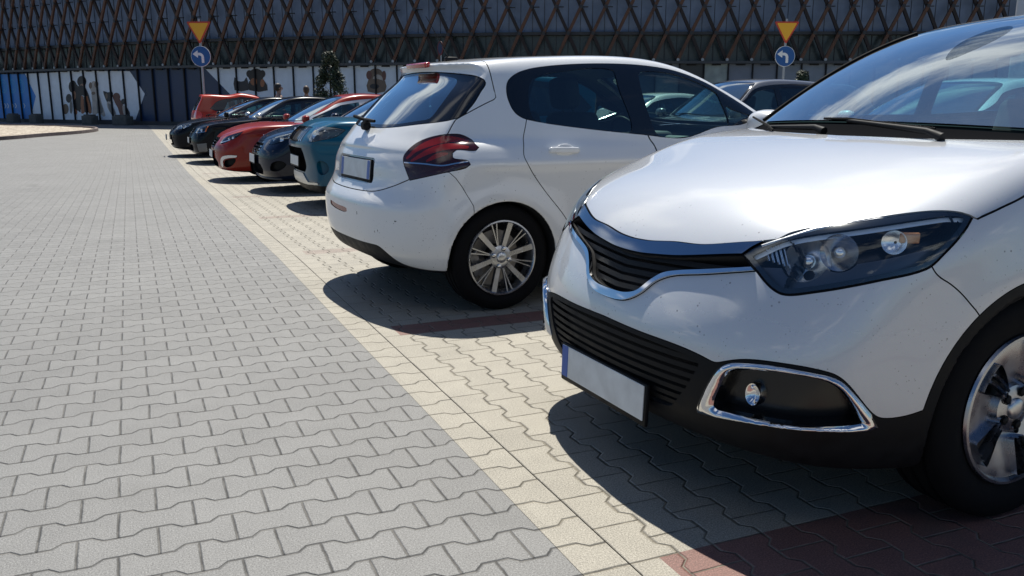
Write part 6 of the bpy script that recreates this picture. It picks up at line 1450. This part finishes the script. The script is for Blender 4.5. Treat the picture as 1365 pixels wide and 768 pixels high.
def build_row():
    F_ = [('grille_frame', 0)]
    # teal small off-roader
    teal = paint('teal_paint', (.0, .075, .14), metal=.1, rough=.3, coat=.6, spec=.1); tcl = mat('skid_silver', (.55, .57, .58), .3, .7)
    far_car(.62, 8.95, 'teal small off-roader with upright slotted grille and big clear headlamps', dict(paint=teal, glass=glassmat('windscreen_far', (.20, .30, .33), 2.6),
        shape=dict(fo=.80, wb=2.5, ro=.80, W2=.885, Ht=1.61, zn=.98, zc=1.10, xw=-.40, xh=-1.05, nose_round=.08, kn=.07, belt=1.0, steep=.06), zp=.56, xp=.835, pblue=False,
        lamp=[(-.10, .80, 1), (-.10, .955, 1), (.06, .965), (.20, .955), (.30, .93, 1), (.22, .86), (.05, .815), (-.03, .80)], housing=mat('pale_housing', (.80, .84, .88), .25, .15), bulbs=((-.12, 0, .06), (.02, .01, .055), (.12, .02, .035)),
        front=[('grille', [(-.1, .955, 1), (.40, .955, 1), (.42, .90), (.40, .79, 1), (-.1, .785, 1)], 'f', 'slats', None, ((.03, .11, .19, .27, .35), .014, 0, CHROME, True)),
            ('lower_intake', [(-.1, .72, 1), (.42, .72, 1), (.46, .66), (.42, .50), (.36, .44, 1), (-.1, .44, 1)], 'f', 'tray', MATTE, None),
            ('skid_trim', [(-.1, .425, 1), (.30, .425, 1), (.45, .33, 1), (.70, .34, 1), (.70, .315, 1), (.42, .30, 1), (-.1, .30, 1)], 'f', 'solid', tcl, .012),
            ('fog_recess', [(.02, .57), (.0, .52), (.02, .45), (.07, .43), (.12, .46), (.13, .52), (.10, .57), (.06, .585)], 'd', 'tray', teal, None),
            ('light_bar', [(.27, .40, 1), (.27, .56, 1), (.295, .56, 1), (.295, .40, 1)], 'd', 'solid', CHROME, .006)], zclad=.30, cladrise=.05))
    # dark blue hatch
    dblue = paint('midnight_paint', (.003, .008, .024), metal=.1, rough=.25, coat=.65, spec=.1)
    far_car(.42, 11.45, 'dark blue hatchback with blank white plate, between the teal and the red car', dict(paint=dblue,
        shape=dict(fo=.86, wb=2.65, ro=.80, W2=.90, Ht=1.47, zn=.78, zc=.99, xw=-.40, xh=-1.25, nose_round=.3, hood_mid=.01, belt=.94), zp=.48, xp=.885,
        lamp=[(-.14, .70, 1), (-.10, .775), (.10, .83), (.27, .86, 1), (.26, .80), (.12, .735), (-.05, .69)], bulbs=((-.12, -.01, .04), (.03, .0, .045), (.15, .03, .03)),
        front=[('grille', [(-.1, .70, 1), (.34, .70, 1), (.37, .64), (.28, .55, 1), (-.1, .545, 1)], 'f', 'slats', None, ((.58, .62, .66), .010, 0, GLOSSBLK, False)),
            ('lower_intake', [(-.1, .42, 1), (.42, .42, 1), (.48, .34), (.42, .27, 1), (-.1, .27, 1)], 'f', 'tray', MATTE, None),
            ('fog_recess', [(-.02, .42), (-.04, .34), (.10, .34), (.20, .42), (.15, .47), (.04, .46)], 'd', 'tray', BLK, None),
            ('splitter', [(-.1, .235, 1), (.75, .235, 1), (.75, .215, 1), (-.1, .215, 1)], 'f', 'solid', mat('dull_silver', (.16, .165, .17), .4, .6), .012)], zclad=.215))
    # red hatch
    red = paint('red_paint', (.27, .020, .009), metal=.0, rough=.28, coat=.6, spec=.1)
    far_car(.05, 14.0, 'metallic red hatchback with barred chrome grille and chrome edged fog pockets', dict(paint=red,
        shape=dict(fo=.86, wb=2.62, ro=.78, W2=.90, Ht=1.455, zn=.78, zc=.99, xw=-.42, xh=-1.25, nose_round=.32, hood_mid=.02, belt=.93), zp=.46, xp=.875, pblue=False, dlo_trim=SATIN,
        lamp=[(-.20, .64, 1), (-.14, .72), (.06, .79), (.27, .84, 1), (.20, .76), (.05, .69), (-.10, .64)], bulbs=((-.03, -.01, .032), (.05, .01, .032)), drl=[(-.16, .655), (-.05, .675), (.02, .69)],
        front=[('grille', [(-.1, .745, 1), (.24, .745, 1), (.33, .70), (.28, .58, 1), (-.1, .57, 1)], 'f', 'slats', None, ((.585, .625, .665, .705, .735), .009, 0, CHROME, False)),
            ('lower_intake', [(-.1, .40, 1), (.36, .40, 1), (.44, .33), (.36, .25, 1), (-.1, .25, 1)], 'f', 'tray', MATTE, None),
            ('fog_chrome', [(-.16, .30), (-.10, .42), (.06, .46), (.20, .455, 1), (.18, .425), (.05, .41), (-.06, .37), (-.09, .28), (-.13, .26)], 'd', 'solid', CHROME, .010),
            ('fog_recess', [(-.07, .27), (-.04, .36), (.06, .395), (.165, .405), (.15, .34), (.05, .27)], 'd', 'tray', BLK, None)], zclad=.20))
    # black saloon with orange side markers
    blk = paint('black_paint', (.003, .0035, .006), metal=.0, rough=.22, coat=.35, spec=.05)
    far_car(.0, 19.2, 'black saloon with orange side markers in its headlamps, behind the red car', dict(paint=blk,
        shape=dict(fo=.88, wb=2.65, ro=1.05, W2=.89, Ht=1.46, zn=.80, zc=.99, xw=-.38, xh=-1.2, sedan=True, nose_round=.25, belt=.94), zp=.50, xp=.895, mirror=SATIN,
        lamp=[(-.18, .67, 1), (-.18, .75), (.05, .80), (.20, .82, 1), (.16, .70, 1), (0, .67)], bulbs=((-.09, 0, .045), (.0, .0, .04)), amber=[(.12, .68), (.185, .84), (.24, .84), (.17, .68)], drl=[(-.17, .672), (0, .675), (.14, .70)], drlm=CHROME,
        front=[('grille', [(-.1, .755, 1), (.42, .75, 1), (.42, .67, 1), (-.1, .66, 1)], 'f', 'slats', None, ((.68, .712, .742), .006, 0, CHROME, False)),
            ('lower_intake', [(-.1, .42, 1), (.45, .42, 1), (.48, .36), (.40, .28, 1), (-.1, .28, 1)], 'f', 'tray', MATTE, None),
            ('fog_chrome', [(-.06, .44, 1), (.16, .46, 1), (.16, .28, 1), (-.04, .27, 1)], 'd', 'solid', mat('dull_silver', (.16, .165, .17), .4, .6), .006),
            ('fog_recess', [(-.045, .425, 1), (.145, .445, 1), (.145, .295, 1), (-.03, .285, 1)], 'd', 'tray', BLK, None)], zclad=.22))
    # black hatch, furthest of the dark ones
    blk2 = paint('graphite_paint', (.005, .006, .009), metal=.0, rough=.25, coat=.35, spec=.05)
    far_car(-.30, 21.9, 'black car with slim silver headlamps and plate jutting over the lane', dict(paint=blk2,
        shape=dict(fo=.95, wb=2.60, ro=.85, W2=.88, Ht=1.45, zn=.76, zc=.98, xw=-.20, xh=-1.15, nose_round=.38, belt=.94), zp=.48, xp=1.03,
        lamp=[(-.20, .66, 1), (-.18, .74), (.05, .775), (.26, .82, 1), (.22, .76), (.08, .70)], housing=mat('bright_housing', (.7, .73, .76), .2, .9), bulbs=((-.10, 0, .045), (.06, .01, .03)),
        front=[('grille', [(-.1, .74, 1), (.40, .745, 1), (.40, .665, 1), (-.1, .65, 1)], 'f', 'slats', None, ((.665, .70, .735), .010, 0, CHROME, False)),
            ('lower_intake', [(-.1, .42, 1), (.5, .42, 1), (.5, .30, 1), (-.1, .28, 1)], 'f', 'tray', MATTE, None)], zclad=.24))
    # orange-red hatch, reversed in
    oran = paint('orange_red_paint', (.50, .035, .010), metal=0, rough=.3, coat=.6, spec=.2)
    far_car(.42, 25.2, 'orange-red small hatchback backed in, its tail showing beyond the black cars', dict(paint=oran,
        shape=dict(fo=.80, wb=2.45, ro=.62, W2=.86, Ht=1.55, zn=.80, zc=1.0, nose_round=.3, belt=.97, upright=True), tail_lamp=[(-1.72, .84), (-1.66, 1.06), (-1.50, 1.07), (-1.42, .95), (-1.5, .84)], tail_mat=mat('bright_tail', (.75, .06, .03), .15, coat=1),
        lamp=[(-.12, .68), (.2, .80), (.1, .66)], front=[]), heading=1)
    # the row opposite, noses towards this row
    silv = paint('silver_paint', (.40, .41, .43), metal=.6, rough=.28); wht = MATS['white_paint']
    lampd = [(-.15, .66, 1), (-.10, .75), (.10, .79), (.25, .81, 1), (.15, .70)]
    grl = [('grille', [(-.1, .74, 1), (.36, .74, 1), (.34, .60, 1), (-.1, .58, 1)], 'f', 'slats', None, ((.62, .66, .70), .008, 0, CHROME, False)), ('lower_intake', [(-.1, .42, 1), (.45, .42, 1), (.45, .28, 1), (-.1, .28, 1)], 'f', 'tray', MATTE, None)]
    sh = dict(fo=.88, wb=2.65, ro=.95, W2=.89, Ht=1.455, zn=.78, zc=.98, xw=-.35, xh=-1.2, sedan=True, belt=.93)
    sh2 = dict(fo=.88, wb=2.70, ro=.90, W2=.91, Ht=1.60, zn=.84, zc=1.04, xw=-.35, xh=-1.15, belt=1.0)
    far_car(5.45, 9.7, 'grey estate car with pale roof edge, between the white hatchback and the crossover', dict(paint=paint('grey_paint', (.16, .165, .18), metal=.5, rough=.28, flake=.05), shape=sh2, lamp=lampd, front=grl, dlo_trim=GLOSSBLK), group='cars in the opposite row')
    far_car(5.30, 5.45, 'white saloon in the opposite row, seen through the crossover windscreen', dict(paint=wht, shape=sh, lamp=lampd, front=grl), group='cars in the opposite row')
    far_car(5.45, 12.5, 'white saloon in the opposite row, seen through the white hatchback side windows', dict(paint=wht, shape=sh, lamp=lampd, front=grl), group='cars in the opposite row')
# ------------------------------------------------------------------ two people by the building
def person(x, y, face, lb, hair, top, legs, h=1.80, scarf=False, phone=True):
    g = GXY(x, y); k = h/1.80; root = empty('person', (x, y, g), face); tag(root, lb, 'person')
    J = dict(pel=(0, 0, .96, .125, .10), wst=(0, .0, 1.10, .120, .09), chs=(0, 0, 1.30, .155, .105), nck0=(0, 0, 1.47, .075, .06), nck=(0, .005, 1.54, .052, .052), hd0=(0, .01, 1.60, .060, .070), hd1=(0, .012, 1.68, .078, .094), hd2=(0, .006, 1.755, .066, .082),
        hl=(-.095, 0, .90, .088, .088), kl=(-.105, .02, .50, .060, .060), al=(-.11, -.02, .09, .040, .042), fl=(-.12, .11, .04, .038, .030), hr=(.095, 0, .90, .088, .088), kr=(.105, .035, .50, .060, .060), ar=(.12, .0, .09, .040, .042), fr=(.13, .13, .04, .038, .030),
        sl=(-.185, 0, 1.42, .060, .060), el=(-.235, .0, 1.14, .043, .043), wl=(-.20, .17, 1.02, .030, .028), sr=(.185, 0, 1.42, .060, .060), er=(.24, .02, 1.15, .043, .043), wr=(.12, .25, 1.20, .030, .028))
    if not phone: J['wr'] = (.21, .14, .95, .030, .028)
    Ed = [('pel', 'wst'), ('wst', 'chs'), ('chs', 'nck0'), ('nck0', 'nck'), ('nck', 'hd0'), ('hd0', 'hd1'), ('hd1', 'hd2'), ('pel', 'hl'), ('hl', 'kl'), ('kl', 'al'), ('al', 'fl'), ('pel', 'hr'), ('hr', 'kr'), ('kr', 'ar'), ('ar', 'fr'), ('nck0', 'sl'), ('sl', 'el'), ('el', 'wl'), ('nck0', 'sr'), ('sr', 'er'), ('er', 'wr')]
    for s in ('l', 'r'):   # palm, four fingers, thumb
        w = Vector(J['w'+s][:3]); e = Vector(J['e'+s][:3]); d = (w-e).normalized(); sd = Vector((1, 0, 0)) if s == 'l' else Vector((-1, 0, 0)); u = d.cross(sd).normalized()
        J['p'+s] = (*(w+d*.05), .026, .018); Ed.append(('w'+s, 'p'+s))
        for i, (q, L) in enumerate(((-.024, .055), (-.008, .062), (.008, .058), (.022, .045))):
            b0 = w+d*.09+u*q; b1 = b0+d*L*.55+sd*.008; b2 = b1+d*L*.3+sd*.022
            J['f%d0'%i+s] = (*b0, .009, .009); J['f%d1'%i+s] = (*b1, .0085, .0085); J['f%d2'%i+s] = (*b2, .0075, .0075); Ed += [('p'+s, 'f%d0'%i+s), ('f%d0'%i+s, 'f%d1'%i+s), ('f%d1'%i+s, 'f%d2'%i+s)]
        t0 = w+d*.045+u*.03; J['t0'+s] = (*t0, .011, .011); J['t1'+s] = (*(t0+d*.035+u*.012+sd*.015), .009, .009); Ed += [('p'+s, 't0'+s), ('t0'+s, 't1'+s)]
    nm = list(J); me = bpy.data.meshes.new('body'); me.from_pydata([tuple(c*k for c in J[n][:3]) for n in nm], [(nm.index(a), nm.index(b)) for a, b in Ed], [])
    o = bpy.data.objects.new('body', me); COL.objects.link(o); m = o.modifiers.new('skin', 'SKIN'); sk = me.skin_vertices[0].data
    for i, n in enumerate(nm): sk[i].radius = (J[n][3]*k, J[n][4]*k); sk[i].use_root = (n == 'pel')
    ss = o.modifiers.new('sub', 'SUBSURF'); ss.levels = 2; ss.render_levels = 2
    dg = bpy.context.evaluated_depsgraph_get(); m2 = bpy.data.meshes.new_from_object(o.evaluated_get(dg)); m2.name = 'body'; bpy.data.objects.remove(o)
    skin = mat('skin', (.30, .17, .12), .5)
    m2.polygons.foreach_set('use_smooth', np.ones(len(m2.polygons), bool)); b = link('body', m2, skin, root)
    V = np.array([v.co for v in m2.vertices]); m2.calc_loop_triangles(); T = np.array([t.vertices for t in m2.loop_triangles]); N = np.array([v.normal for v in m2.vertices])
    B = Tri(V, N, T); aw = np.minimum(*[np.linalg.norm(V-np.array(J['w'+s][:3])*k, axis=1) for s in 'lr'])
    t_, _ = split(B, np.maximum(np.maximum(.93*k-V[:, 2], V[:, 2]-1.50*k), .0*aw)); 
    hands = lambda W_: np.minimum(*[((W_-np.array(J['w'+s][:3])*k)@((np.array(J['w'+s][:3])-np.array(J['e'+s][:3]))/np.linalg.norm(np.array(J['w'+s][:3])-np.array(J['e'+s][:3])))*-1)+9*(np.linalg.norm(W_-np.array(J['w'+s][:3])*k, axis=1) > .25) for s in 'lr'])
    t_, _ = split(t_, -hands(t_.V)); tri_obj('jacket', t_.off(.012), top, root)
    l_, _ = split(B, np.maximum(V[:, 2]-.98*k, .09*k-V[:, 2])); l_, _ = split(l_, -hands(l_.V)); tri_obj('trousers', l_.off(.008), legs, root)
    f_, _ = split(B, V[:, 2]-.10*k); tri_obj('shoes', f_.off(.010), BLK, root)
    def Fh(X, Y, Z):
        s = np.sqrt((X/.088)**2+((Y+.012)/.108)**2+((Z-1.695*k)/.118)**2)-1
        return smax(s*.09, smin(Y-.045, -(Z-1.735*k)+.0, .02) if not scarf else smax(Y-.065, -(Z-1.56*k), .02), .015)
    tri_obj('hair' if not scarf else 'long_hair', iso_mesh(Fh, (-.15, -.2, 1.4*k), (.15, .2, 1.9*k), .014), hair, root)
    bm = bmesh.new()
    for sg in (-1, 1): bmesh.ops.create_uvsphere(bm, u_segments=8, v_segments=6, radius=.011, matrix=Matrix.Translation((sg*.030*k, .098*k, 1.685*k)))
    bm_obj('eyes', bm, BLK, root, 180)
    bm = bmesh.new(); add_box(bm, (0, .108*k, 1.655*k), (.022, .03, .045), Matrix.Rotation(R(-18), 3, 'X'), .008)
    for sg in (-1, 1): add_box(bm, (sg*.080*k, .005, 1.665*k), (.014, .03, .055), bevel=.006)
    add_box(bm, (0, .096*k, 1.615*k), (.045, .012, .012), bevel=.004); bm_obj('nose_and_ears', bm, skin, root, 60)
    return root
person(-6.62, 25.4, R(-60), 'short haired person in dark jacket, seen above the black saloon roof', mat('hair_dark', (.015, .012, .010), .6), mat('jacket_dark', (.02, .022, .028), .8), mat('trousers_dark', (.03, .032, .04), .85), 1.83)
person(-5.88, 25.6, R(20), 'long haired person in dark top, standing left of the conical tree', mat('hair_brown', (.05, .028, .018), .6), mat('top_dark', (.025, .02, .024), .8), mat('trousers_dark', (.03, .032, .04), .85), 1.76, scarf=True, phone=False)
build_hatch(); build_cross(); build_row()
